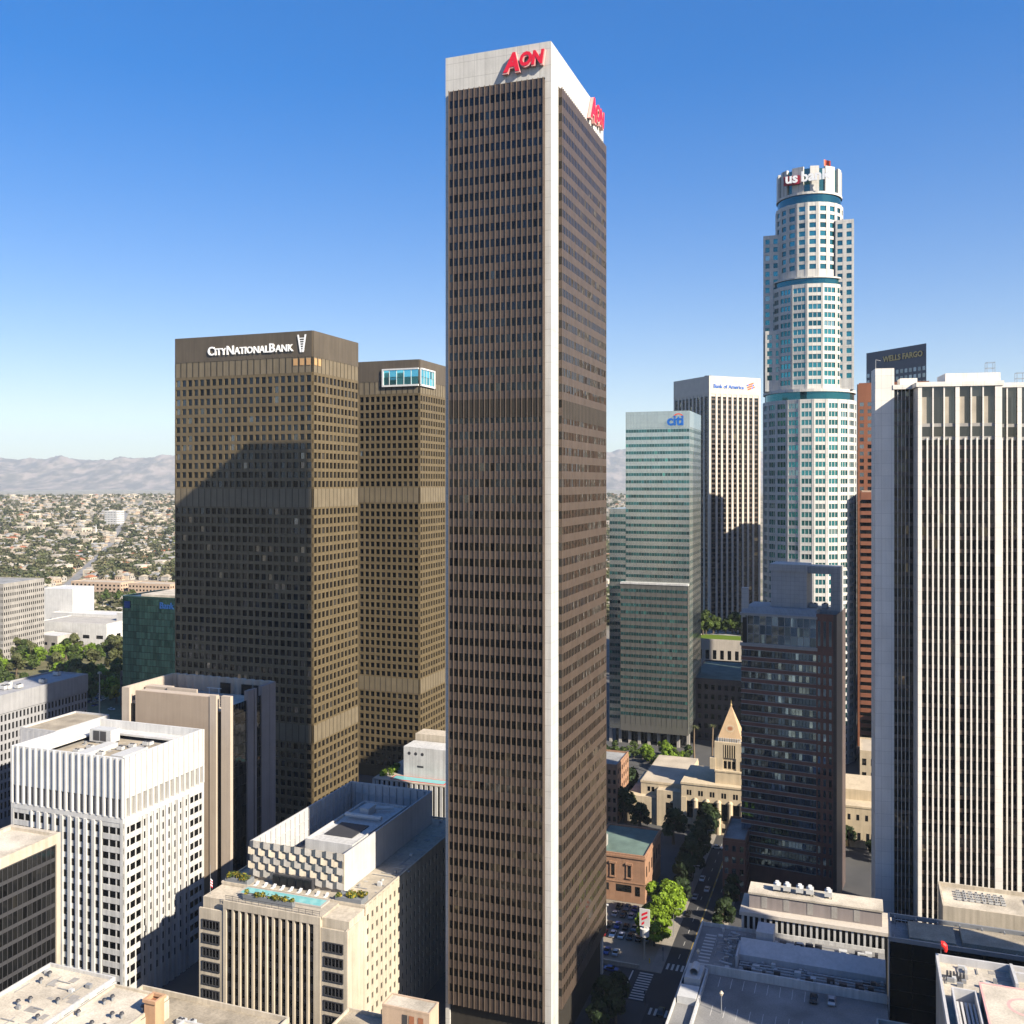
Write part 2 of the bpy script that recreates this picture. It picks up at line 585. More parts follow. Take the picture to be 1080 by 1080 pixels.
# ------------------------------------------------------------------ ground, roads, mountains, haze
def smooth(a, b, x):
    t = max(0.0, min(1.0, (x - a) / (b - a)))
    return t * t * (3 - 2 * t)


def terrain(x, y):
    r = math.hypot(x, y)
    if r < 1250:
        return 0.0
    h = 78 * smooth(1250, 4700, r) - 45 * smooth(5200, 8000, r)
    k = smooth(1250, 2500, r)
    h += k * 20 * noise.noise(Vector((x / 900, y / 900, 0.3))) + k * 6 * noise.noise(Vector((x / 260, y / 260, 4.1)))
    return max(0.0, h)


def build_ground():
    mb = MB()
    radii = [0, 60, 150, 300, 500, 800, 1100, 1250]
    r = 1250.0
    while r < 25000:
        r *= 1.045
        radii.append(min(r, 25000.0))
    n = 240
    rows = []
    for r in radii:
        row = []
        for i in range(n):
            a = 2 * math.pi * i / n
            x, y = r * math.sin(a), r * math.cos(a)
            row.append(len(mb.v)); mb.v.append((x, y, terrain(x, y)))
        rows.append(row)
    for k in range(len(rows) - 1):
        for i in range(n):
            j = (i + 1) % n
            mb.f.append((rows[k][i], rows[k][j], rows[k + 1][j], rows[k + 1][i])); mb.m.append(0); mb.c.append((1, 1, 1))
    m, nt, b = _nodes('city_ground'); M['city_ground'] = m
    N, L = nt.nodes.new, nt.links.new
    tc = N('ShaderNodeTexCoord')
    ln = N('ShaderNodeVectorMath'); ln.operation = 'LENGTH'; L(tc.outputs['Object'], ln.inputs[0])
    mr = N('ShaderNodeMapRange'); mr.inputs['From Min'].default_value = 700; mr.inputs['From Max'].default_value = 1200
    L(ln.outputs['Value'], mr.inputs['Value'])
    vo = N('ShaderNodeTexVoronoi'); vo.inputs['Scale'].default_value = 0.03
    L(tc.outputs['Object'], vo.inputs['Vector'])
    nz = N('ShaderNodeTexNoise'); nz.inputs['Scale'].default_value = 0.012; nz.inputs['Detail'].default_value = 6
    L(tc.outputs['Object'], nz.inputs['Vector'])
    cr = N('ShaderNodeValToRGB')
    e = cr.color_ramp.elements
    e[0].position = 0.36; e[0].color = (0.098, 0.098, 0.049, 1)
    e[1].position = 0.62; e[1].color = (0.285, 0.240, 0.176, 1)
    k = e.new(0.5); k.color = (0.180, 0.158, 0.105, 1)
    mixv = N('ShaderNodeMath'); mixv.operation = 'MULTIPLY_ADD'; mixv.inputs[1].default_value = 0.35
    sep = N('ShaderNodeSeparateColor'); L(vo.outputs['Color'], sep.inputs[0])
    sub = N('ShaderNodeMath'); sub.operation = 'SUBTRACT'; sub.inputs[1].default_value = 0.5
    L(sep.outputs[0], sub.inputs[0]); L(sub.outputs[0], mixv.inputs[0]); L(nz.outputs['Fac'], mixv.inputs[2])
    L(mixv.outputs[0], cr.inputs['Fac'])
    n2 = N('ShaderNodeTexNoise'); n2.inputs['Scale'].default_value = 0.08; n2.inputs['Detail'].default_value = 6
    L(tc.outputs['Object'], n2.inputs['Vector'])
    c2 = N('ShaderNodeValToRGB')
    c2.color_ramp.elements[0].color = (0.030, 0.031, 0.034, 1); c2.color_ramp.elements[1].color = (0.085, 0.083, 0.080, 1)
    L(n2.outputs['Fac'], c2.inputs['Fac'])
    mx = N('ShaderNodeMix'); mx.data_type = 'RGBA'
    L(mr.outputs['Result'], mx.inputs['Factor']); L(c2.outputs['Color'], mx.inputs['A']); L(cr.outputs['Color'], mx.inputs['B'])
    L(mx.outputs['Result'], b.inputs['Base Color'])
    b.inputs['Roughness'].default_value = 0.95
    mb.build('ground', 'city_ground', kind='structure')


def ridge(x, y):
    v = 0.0; a = 1.0; f = 1 / 800.0
    x, y = x + 260 * noise.noise(Vector((x / 900, y / 900, 1.0))), y * 0.62
    for k in range(6):
        n = 1 - abs(noise.noise(Vector((x * f, y * f, 7.7 + k)))) * 1.7
        v += a * n * n
        a *= 0.62; f *= 2.1
    return v


def build_mountains():
    """a long dry range closing the view; its skyline rises a little towards the right"""
    mb = MB()
    na, nr = 620, 80
    for k in range(nr):
        for i in range(na):
            a = RAD(-48 + 86 * i / (na - 1))
            r = 15800 + 7600 * k / (nr - 1)
            x, y = r * math.sin(a), r * math.cos(a)
            t = k / (nr - 1)
            env = smooth(0.0, 0.62, t) * (1 - 0.9 * smooth(0.80, 1.0, t))
            peak = 590 + 150 * smooth(-0.5, 0.2, a) + 16 * noise.noise(Vector((a * 5.0, 2.0, 0)))
            h = 5 + 1.22 * env * peak * (0.70 + 0.22 * (1 - 0.5 * smooth(0.42, 0.64, t)) * ridge(x * 0.56, y * 0.56)) * 0.97
            mb.v.append((x, y, h))
    for k in range(nr - 1):
        for i in range(na - 1):
            a = k * na + i
            mb.f.append((a, a + 1, a + na + 1, a + na)); mb.m.append(0); mb.c.append((1, 1, 1))
    m, nt, b = _nodes('dry_slope'); M['dry_slope'] = m
    N, L = nt.nodes.new, nt.links.new
    tc = N('ShaderNodeTexCoord')
    nz = N('ShaderNodeTexNoise'); nz.inputs['Scale'].default_value = 0.0034; nz.inputs['Detail'].default_value = 9
    nz.inputs['Roughness'].default_value = 0.65
    mpz = N('ShaderNodeMapping'); mpz.inputs['Scale'].default_value = (1.6, 0.6, 1.2)
    L(tc.outputs['Object'], mpz.inputs['Vector']); L(mpz.outputs['Vector'], nz.inputs['Vector'])
    cr = N('ShaderNodeValToRGB')
    e = cr.color_ramp.elements
    e[0].position = 0.43; e[0].color = (0.071, 0.062, 0.043, 1)
    e[1].position = 0.60; e[1].color = (0.225, 0.178, 0.140, 1)
    k = e.new(0.52); k.color = (0.146, 0.119, 0.086, 1)
    L(nz.outputs['Fac'], cr.inputs['Fac']); L(cr.outputs['Color'], b.inputs['Base Color'])
    b.inputs['Roughness'].default_value = 1.0
    o = mb.build('mountains', 'dry_slope', kind='structure')
    for p in o.data.polygons:
        p.use_smooth = True


def build_haze():
    mb = MB()
    mb.box(-26000, 26000, -26000, 26000, -1.0, 1350.0)
    m = bpy.data.materials.new('haze_air'); m.use_nodes = True
    nt = m.node_tree
    nt.nodes.remove(nt.nodes['Principled BSDF'])
    pv = nt.nodes.new('ShaderNodeVolumePrincipled')
    pv.inputs['Color'].default_value = (0.74, 0.86, 1.0, 1)
    pv.inputs['Density'].default_value = 0.000036
    pv.inputs['Anisotropy'].default_value = 0.0
    nt.links.new(pv.outputs['Volume'], nt.nodes['Material Output'].inputs['Volume'])
    M['haze_air'] = m
    mb.build('haze', 'haze_air', kind='stuff')


build_ground()
build_mountains()
build_haze()


def sheet(name, pts, z, mat, kind='structure', mb=None):
    mb = MB()
    mb.poly([(x, y, z) for x, y in pts])
    return mb.build(name, mat, kind=kind)


ST = (46.5, 295.0)          # kerb corner of the street that runs away from the view


def street_pt(x, y):
    return grid_pt(ST, x, y)


# the avenue running away (x 0..12.5 in street coordinates) and the cross street (y -22..-3)
sheet('road', [street_pt(0, -90), street_pt(12.5, -90), street_pt(12.5, 260), street_pt(0, 260)], 0.020, 'asphalt')
sheet('cross_road', [street_pt(-60, -21), street_pt(30, -21), street_pt(30, -3), street_pt(-60, -3)], 0.026, 'asphalt')
mb = MB()
for x0, x1, y0, y1 in ((-3.6, 0, -3, 150), (12.5, 15.2, -3, 150)):
    a = [street_pt(x0, y0), street_pt(x1, y0), street_pt(x1, y1), street_pt(x0, y1)]
    mb.prism(a, 0.0, 0.15)
mb.build('pavement', 'paving', kind='structure')
mb = MB()
mb.prism([street_pt(-34, -3), street_pt(-3.62, -3), street_pt(-3.62, 42), street_pt(-34, 42)], 0.0, 0.10)
mb.build('parking_lot', 'lot_concrete', kind='structure')
mb = MB()
for i in range(8):       # crossings
    mb.poly([(*street_pt(0.8 + i * 1.5, 0.2), 0.05), (*street_pt(1.5 + i * 1.5, 0.2), 0.05), (*street_pt(1.5 + i * 1.5, 4.0), 0.05), (*street_pt(0.8 + i * 1.5, 4.0), 0.05)])
    mb.poly([(*street_pt(0.8 + i * 1.5, -26.5), 0.05), (*street_pt(1.5 + i * 1.5, -26.5), 0.05), (*street_pt(1.5 + i * 1.5, -22.8), 0.05), (*street_pt(0.8 + i * 1.5, -22.8), 0.05)])
for i in range(11):
    y = -20 + i * 1.5
    mb.poly([(*street_pt(-6.2, y), 0.05), (*street_pt(-2.0, y), 0.05), (*street_pt(-2.0, y + 0.7), 0.05), (*street_pt(-6.2, y + 0.7), 0.05)])
mb.poly([(*street_pt(-8.6, -20), 0.05), (*street_pt(-8.2, -20), 0.05), (*street_pt(-8.2, -4), 0.05), (*street_pt(-8.6, -4), 0.05)])
for k in range(3):
    for i in range(12):
        y = 8 + i * 9
        x = 3.4 + k * 3
        mb.poly([(*street_pt(x, y), 0.05), (*street_pt(x + 0.15, y), 0.05), (*street_pt(x + 0.15, y + 3), 0.05), (*street_pt(x, y + 3), 0.05)])
mb.build('road_markings', 'road_white', kind='structure')
mb = MB()
for x in (6.1, 6.4):
    mb.poly([(*street_pt(x, 6), 0.046), (*street_pt(x + 0.14, 6), 0.046), (*street_pt(x + 0.14, 140), 0.046), (*street_pt(x, 140), 0.046)])
mb.build('road_centre_line', 'road_yellow', kind='structure')


# ------------------------------------------------------------------ towers
def roof_units(root_loc, rotz, spots, label, group, big=1.0, seed=1):
    """air-handling units standing on a roof: casing, fan hood and legs"""
    rnd = random.Random(seed)
    proto = None
    for i, (x, y, z) in enumerate(spots):
        c, s = math.cos(rotz), math.sin(rotz)
        L0 = (root_loc[0] + x * c - y * s, root_loc[1] + x * s + y * c, z)
        if proto is None:
            t = thing('rooftop_unit', label, 'air conditioner', L0, rotz, group)
            w = 1.6 * big
            mb = MB(); mb.box(-w, w, -w * 0.7, w * 0.7, 0.35 * big, 1.9 * big); mb.build('casing', 'mech_white', t)
            mb = MB(); mb.cyl(-w * 0.45, 0, 1.9 * big, 2.25 * big, 0.55 * big, n=10); mb.cyl(w * 0.45, 0, 1.9 * big, 2.25 * big, 0.55 * big, n=10)
            mb.build('fan_hood', 'dark_metal', t)
            mb = MB()
            for sx in (-1, 1):
                mb.box(sx * w * 0.8 - 0.1, sx * w * 0.8 + 0.1, -w * 0.6, w * 0.6, 0, 0.35 * big)
            mb.box(-w * 0.85, w * 0.85, -0.1, 0.1, 0.05, 0.3 * big)
            mb.build('base_rail', 'grey_metal', t)
            proto = t
        else:
            r = proto.copy(); COL.objects.link(r); r.location = L0
            r.rotation_euler = (0, 0, rotz + (math.pi / 2 if rnd.random() < 0.3 else 0))
            for ch in list(proto.children):
                q = ch.copy(); COL.objects.link(q); q.parent = r


def tower_brown():
    o = (9.9, 243.0)
    W, D, ZT = 29.2, 53.0, 262.2
    root = thing('office_tower', 'tallest central tower of dark bronze strips with a white crown and red letters', 'skyscraper', (*o, 0), TH)
    mb = MB()
    mb.box(-W + 0.6, -0.6, 0.6, D - 0.6, 0, 253.5, 0, ('bot',))
    mb.build('tower_core', 'joint_dark', root)
    # white corner columns
    for x0, x1, y0, y1 in ((-1.6, 0, 0, 6.4), (-W, -W + 1.2, 0, 3.0), (-1.6, 0, D - 1.3, D), (-W, -W + 1.2, D - 3, D)):
        mb = MB(); mb.box(x0, x1, y0, y1, 0, 253.2, 0, ('bot',)); mb.build('corner_column', 'white_stone', root)
    mb = MB()
    mb.box(-W - 0.003, 0.003, -0.003, D + 0.003, 253.2, 261.2)
    mb.ring(-W - 0.003, 0.003, -0.003, D + 0.003, 261.2, ZT, 0.5)
    mb.build('crown', 'white_stone', root)
    # window bays standing 1.2 m proud of the columns
    rows = floors(251.3, 14.0, 4.14, 2.05)
    zb = 13.0
    panes = []
    for F, cols, nm in ((front(-W + 1.25, -1.65), 18, 'front'), (right(6.45, D - 0.2), 32, 'right'),
                        (left(3.05, D - 3.05, -W), 32, 'left'), (back(-W + 1.25, -1.65, D), 18, 'back')):
        mb = MB()
        F.box(mb, 0, F.w, zb, 252.6, -0.5, 0.85)
        st = F.w / cols
        zs = zb
        for zl, zh in rows:
            F.box(mb, 0, F.w, zs, zl, 0.8, 0.98)
            zs = zh
        F.box(mb, 0, F.w, zs, 252.6, 0.8, 0.98)
        mb.build('facade_bay', 'bronze_panel', root)
        mb = MB()
        for i in range(cols + 1):
            c = min(max(i * st, 0.15), F.w - 0.15)
            F.box(mb, c - 0.085, c + 0.085, zb, 252.9, 0.8, 1.20 if nm == 'front' else 1.045)
        mb.build('facade_fins', 'bronze_fin', root)
        mb = MB()
        for i in range(cols):
            F.box(mb, i * st + 0.16, (i + 1) * st - 0.16, 166.8, 171.6, 0.8, 1.04)
        mb.build('plant_band', 'joint_dark', root)
        if nm in ('front', 'right'):
            for zl, zh in rows:
                for i in range(cols):
                    panes.append((F, i * st + 0.11, (i + 1) * st - 0.11, zl, zh, 0.90 if nm == 'front' else 0.955))
        else:
            mb = MB()
            for zl, zh in rows:
                F.quad(mb, 0, F.w, zl, zh, 0.9)
            mb.build('window_band', 'glass_bronze', root, kind='stuff')
    # end strip of the right bay looks back along the front face
    E1 = Face((0.0, 6.44), (1, 0), (0, -1), 1.0)
    for zl, zh in rows:
        panes.append((E1, 0.1, 0.95, zl, zh, 0.02))
    panes_later(root, panes, 'glass_bronze', lo=0.45, hi=1.35, pale=0.03, j=0.022)
    # lobby
    mb = MB(); mb.box(-W + 3, -3, 3, D - 3, 0, 12.9, 0, ('bot',)); mb.build('lobby', 'glass_black', root)
    # red letters on two sides: white-pink body behind, red face in front
    F = front(-W, 0); G = right(0, D)
    A = [('A', 1.25, -0.1), ('ON', 0.92, 0.08)]
    for S, u0, u1, z0 in ((F, W - 12.8, W - 1.2, 256.0), (G, D - 19.0, D - 3.0, 256.2)):
        back_o = letters(S, A, u0, u1, z0, 0.15, 0.95, 'sign_pink', root, 'sign', -0.03, 0.075, 0.18, tall=1.15)
        letters(S, A, u0 + 0.25, u1 - 0.25, z0 + 0.22, 1.1, 0.12, 'sign_red', back_o, 'letter_face', 0.01, 0.048, 0.18, tall=1.15)


def twin_tower(name, label, o, lit, corner_glass):
    W, D, ZT = 67.9, 37.1, 212.0
    root = thing(name, label, 'skyscraper', (*o, 0), TH)
    mb = MB()
    mb.box(-W + 0.05, -0.05, 0.05, D - 0.05, 0, ZT - 1.5, 0, ('bot',))
    mb.ring(-W + 0.02, -0.02, 0.02, D - 0.02, ZT - 1.5, ZT - 0.02, 0.6)
    mb.build('tower_core', 'joint_dark', root)
    # storeys: blank crown, louvre storey, 12 floors, plant storey, 23 floors, plant storey, floors to the ground
    zc, zl0 = ZT - 10.6, ZT - 17.4
    rows = floors(zl0, zl0 - 3 * 4.1, 4.1, 2.75)
    z = zl0 - 3 * 4.1
    rows = floors(z, z - 9 * 3.87, 3.87, 2.5) + rows
    z -= 9 * 3.87
    mech1 = (z - 7.6, z)
    z -= 7.6
    rows = floors(z, z - 23 * 3.87, 3.87, 2.5) + rows
    z -= 23 * 3.87
    mech2 = (z - 7.0, z)
    z -= 7.0
    rows = floors(z, 5, 3.87, 2.5) + rows
    rows.sort()
    panes = []
    for F, cols, vis in ((front(-W, 0), 22, 1), (right(0, D), 12, 1), (left(0, D, -W), 12, 0), (back(-W, 0, D), 22, 0)):
        mb = MB()
        pp = panes if vis else []
        grid(F, mb, pp, cols, rows, 0, zl0, 0.95, 0.50, 0.46)
        F.box(mb, 0, F.w, zl0, zl0 + 0.5, -0.05, 0.47)
        mb.build('facade_grid', 'brown_granite', root)
        mb = MB()
        F.box(mb, 0, F.w, zc, ZT, -0.05, 0.49)
        mb.build('crown', 'brown_granite_plain', root)
        if not vis:
            mb = MB()
            for a, b in rows:
                F.quad(mb, 0, F.w, a, b, 0.06)
            mb.build('window_band', 'glass_dark', root, kind='stuff')
        st = F.w / cols
        for a, b in ((zl0 + 0.5, zc),  mech1, mech2):
            mb = MB()
            F.box(mb, 0, F.w, a, b, 0.02, 0.38 if a > 150 else 0.54)
            for i in range(cols + 1):
                c = min(max(i * st, 0.1), F.w - 0.1)
                F.box(mb, c - 0.1, c + 0.1, a, b, 0.02, 0.52 if a > 150 else 0.60, 1)
            mb.build('louvre_storey', ['louvre_brown', 'joint_dark'], root)
    panes_later(root, panes, 'glass_tower', lo=0.4, hi=1.6, pale=0.06, palec=(6.0, 5.4, 4.6), j=0.035)
    F, G = front(-W, 0), right(0, D)
    if lit:
        st = W / 22
        for S, idx, w in ((F, (19, 20, 21), W / 22), (G, (0, 1), D / 12)):
            for i in idx:
                mb = MB(); S.quad(mb, i * w + 0.5, (i + 1) * w - 0.5, zc - 3.4, zc - 0.6, 0.56)
                mb.build('amber_window', 'amber_panel', root)  # lit windows: their glow is put into the amber colour
        letters(F, [('C', 1.0, 0), ('ITY', 0.78, 0), (' N', 1.0, 0), ('ATIONAL', 0.78, 0), (' B', 1.0, 0), ('ANK', 0.78, 0)],
                17.2, 59.3, ZT - 8.0, 0.52, 0.45, 'sign_white', root, 'sign', 0.05, 0.022)
        mb = MB()      # ladder-shaped emblem beside the words
        for k in range(2):
            a, b = (61.6, 62.9) if k == 0 else (65.1, 63.9)
            for i in range(10):
                t0, t1 = i / 10, (i + 1) / 10
                ua, ub = a + (b - a) * t0, a + (b - a) * t1
                za, zb_ = ZT - 1.5 - 7.2 * t0, ZT - 1.5 - 7.2 * t1
                p = F.p
                mb.quad(p(ua - 0.42, 0.85, za), p(ua + 0.42, 0.85, za), p(ub + 0.42, 0.85, zb_), p(ub - 0.42, 0.85, zb_))
        for i in range(6):
            zz = ZT - 3.0 - i * 0.95
            F.box(mb, 62.0 + i * 0.11, 64.9 - i * 0.11, zz - 0.17, zz + 0.17, 0.52, 0.83)
        mb.build('emblem', 'sign_white', root)
    if corner_glass:
        za, zb = ZT - 13.4, ZT - 4.3
        fr = MB(); gl = MB()
        u0, u1 = 47.5, W
        for S, a, b in ((F, u0, u1), (G, 0, 16.5)):
            S.box(fr, a, b, zb - 0.7, zb, 0.4, 1.35); S.box(fr, a, b, za, za + 0.9, 0.4, 1.35)
            e = a if S is F else b - 0.9
            S.box(fr, e, e + 0.9, za, zb, 0.4, 1.352)
            n = 5
            for i in range(n):
                for kk in range(2):
                    w = (b - a) / n
                    zz = za + 0.9 + kk * (zb - za - 1.6) / 2
                    S.quad(gl, a + i * w + 0.12, a + (i + 1) * w - 0.12, zz + 0.1, zz + (zb - za - 1.6) / 2 - 0.1, 0.95, 0, tint(0.6, 1.7), 0.05)
                S.box(fr, a + i * w - 0.12, a + i * w + 0.12, za + 0.9, zb - 0.7, 0.4, 1.1)
        f_o = fr.build('sky_lounge_frame', 'white_metal', root)
        gl.build('glazing', 'glass_lounge', f_o)
    roof_units((*o, 0), TH, [(-W + 12, 12, ZT - 1.5), (-W + 26, 20, ZT - 1.5)], 'pair of grey cooling units on the roof of a brown granite tower', 'cooling units on the brown towers', 1.0)


def stepped_glass_tower():
    o = (99.9, 539.0)
    W, D, ZT = 36.5, 41.4, 190.6
    root = thing('office_tower', 'silver and green banded glass tower with a blue and red sign behind the tallest tower', 'skyscraper', (*o, 0), TH)
    vols = [(-W, 0, 0.0, D, 8, ZT), (-W - 9.6, -W, 0.0, D, 8, 135.0)]
    H = 4.15
    mb = MB()
    for x0, x1, y0, y1, z0, z1 in vols:
        mb.box(x0, x1 - (0.02 if x1 < 0 else 0), y0, y1, z0, z1, 0, ('bot',))
    mb.build('tower_core', 'silver_panel', root)
    lowz = 92.0
    mb = MB()
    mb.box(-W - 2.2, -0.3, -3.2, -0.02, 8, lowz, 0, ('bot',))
    mb.build('front_wing', 'silver_low', root)
    mb = MB(); mb.box(-W - 2.5, -0.1, -3.5, -0.02, lowz, lowz + 1.0, 0, ('bot',)); mb.build('wing_parapet', 'white_paint', root)

    def bands(F, zt, zb, top_h, metal='silver_panel'):
        sp = MB()
        rows = floors(zt - top_h, zb, H, 1.75)
        for a, b in rows:
            gl = MB()
            n = max(3, round(F.w / 1.5))
            w = F.w / n
            for i in range(n):
                F.quad(gl, i * w + 0.07, (i + 1) * w - 0.07, a, b, 0.03, 0, tint(0.55, 1.2, 0.03), 0.015)
                F.box(sp, (i + 1) * w - 0.08, (i + 1) * w + 0.08, a, b, -0.02, 0.10)
            gl.build('window_band', 'glass_sea', root)
        for i in range(0, round(F.w / 3) + 1):
            F.box(sp, i * F.w / round(F.w / 3) - 0.05, i * F.w / round(F.w / 3) + 0.05, zb, zt, -0.02, 0.13)
        sp.build('mullions', metal, root)
    bands(front(-W, 0), ZT, lowz + 2, 9.0)
    bands(front(-W - 9.6, -W), 135, 10, 2.0)
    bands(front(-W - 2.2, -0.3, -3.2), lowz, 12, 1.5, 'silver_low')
    bands(right(0, D), ZT, 12, 9.0)
    F = front(-W, 0)
    mb = MB(); F.box(mb, 0, W, ZT - 9.2, ZT, -0.05, 0.16)
    G = right(0, D); G.box(mb, 0, D, ZT - 9.2, ZT, -0.05, 0.16)
    mb.build('crown', 'silver_panel', root)
    letters(F, [('citi', 1.0, 0)], 24.0, 33.3, ZT - 8.0, 0.3, 0.6, 'sign_blue', root, 'sign', 0, 0.03)
    mb = MB()
    for i in range(12):
        a0, a1 = math.pi * (0.12 + 0.76 * i / 12), math.pi * (0.12 + 0.76 * (i + 1) / 12)
        q = []
        for a, r in ((a0, 3.2), (a1, 3.2), (a1, 2.6), (a0, 2.6)):
            q.append(F.p(30.4 - r * math.cos(a), 0.8, ZT - 4.5 + r * 0.95 * math.sin(a)))
        mb.quad(*q)
    mb.build('sign_arc', 'sign_orange_red', root)
    mb = MB()
    for i in range(9):
        x = -W - 9 + i * 5.6
        mb.box(x - 0.8, x + 0.8, 0.2, 1.8, 0, 8, 0, ('bot',))
    mb.build('ground_columns', 'concrete_pale', root)
    mb = MB(); mb.box(-W - 7, -3, 5, D - 2, 0, 8, 0, ('bot',)); mb.build('lobby', 'glass_black', root)


def finned_tower():
    o = (158.5, 769.0)
    S, ZT = 51.0, 236.0
    root = thing('office_tower', 'cream tower with tall vertical fins and a small blue sign, left side in shade', 'skyscraper', (*o, 0), RAD(24))
    mb = MB(); mb.box(0.6, S - 0.6, 0.6, S - 0.6, 0, ZT - 15, 0, ('bot',)); mb.build('tower_core', 'joint_dark', root)
    F, G = front(0, S), left(0, S, 0.0)
    mb = MB()
    mb.box(0, S, 0, S, ZT - 14.5, ZT - 1, 0)
    mb.ring(0, S, 0, S, ZT - 1, ZT, 0.6)
    mb.build('crown', 'beige_granite', root)
    for x0, x1, y0, y1 in ((0, 2.0, 0, 2.0), (S - 2, S, 0, 2), (0, 2, S - 2, S), (S - 2, S, S - 2, S)):
        mb = MB(); mb.box(x0, x1, y0, y1, 0, ZT - 14.5, 0, ('bot', 'top')); mb.build('corner_pier', 'beige_granite', root)
    n = 9
    for A in (F, G, right(0, S, S), back(0, S, S)):
        st = (S - 4) / n
        fins = MB(); arch = MB()
        for i in range(n):
            c = 2 + (i + 0.5) * st
            if i < n - 1:
                A.box(fins, 2 + (i + 1) * st - 0.95, 2 + (i + 1) * st + 0.95, 4, ZT - 14.4, -1.0, 0.05)
            A.box(arch, c - st / 2, c + st / 2, ZT - 16.5, ZT - 14.5, -0.9, -0.25)
            gl = MB()
            z = 6.0
            while z < ZT - 17:
                A.quad(gl, c - st / 2 + 0.6, c + st / 2 - 0.6, z, min(z + 2.6, ZT - 16.5), -0.50, 0, tint(0.5, 1.2, 0.06, (5, 4.2, 3.0)), 0.02)
                A.quad(gl, c - st / 2 + 0.6, c + st / 2 - 0.6, z + 2.6, min(z + 4.0, ZT - 16.5), -0.50, 1)
                z += 4.0
            gl.build('window_strip', ['glass_dark', 'bronze_panel'], root)
        fins.build('facade_fins', 'beige_granite', root)
        arch.build('window_heads', 'beige_granite', root)
    letters(F, [('Bank of America', 1.0, 0)], 4.2, 34.0, ZT - 9.6, 0.02, 0.35, 'sign_blue', root, 'sign', 0, 0.012)
    mb = MB()
    for k in range(3):
        for i in range(4):
            u = 37 + i * 1.7 + k * 0.55; z = ZT - 7.0 - k * 1.6 + i * 0.55
            p = F.p
            mb.quad(p(u, 0.4, z), p(u + 1.7, 0.4, z + 0.55), p(u + 1.7, 0.4, z + 1.65), p(u, 0.4, z + 1.1), 0 if (i + k) % 4 else 1)
    mb.build('emblem', ['sign_orange_red', 'sign_blue'], root)
    mb = MB(); mb.cyl(16, 24, ZT - 1, ZT + 3, 3, n=10); mb.box(10, 22, 20, 22, ZT - 1, ZT + 1.6); mb.build('roof_mast_base', 'dark_metal', root)


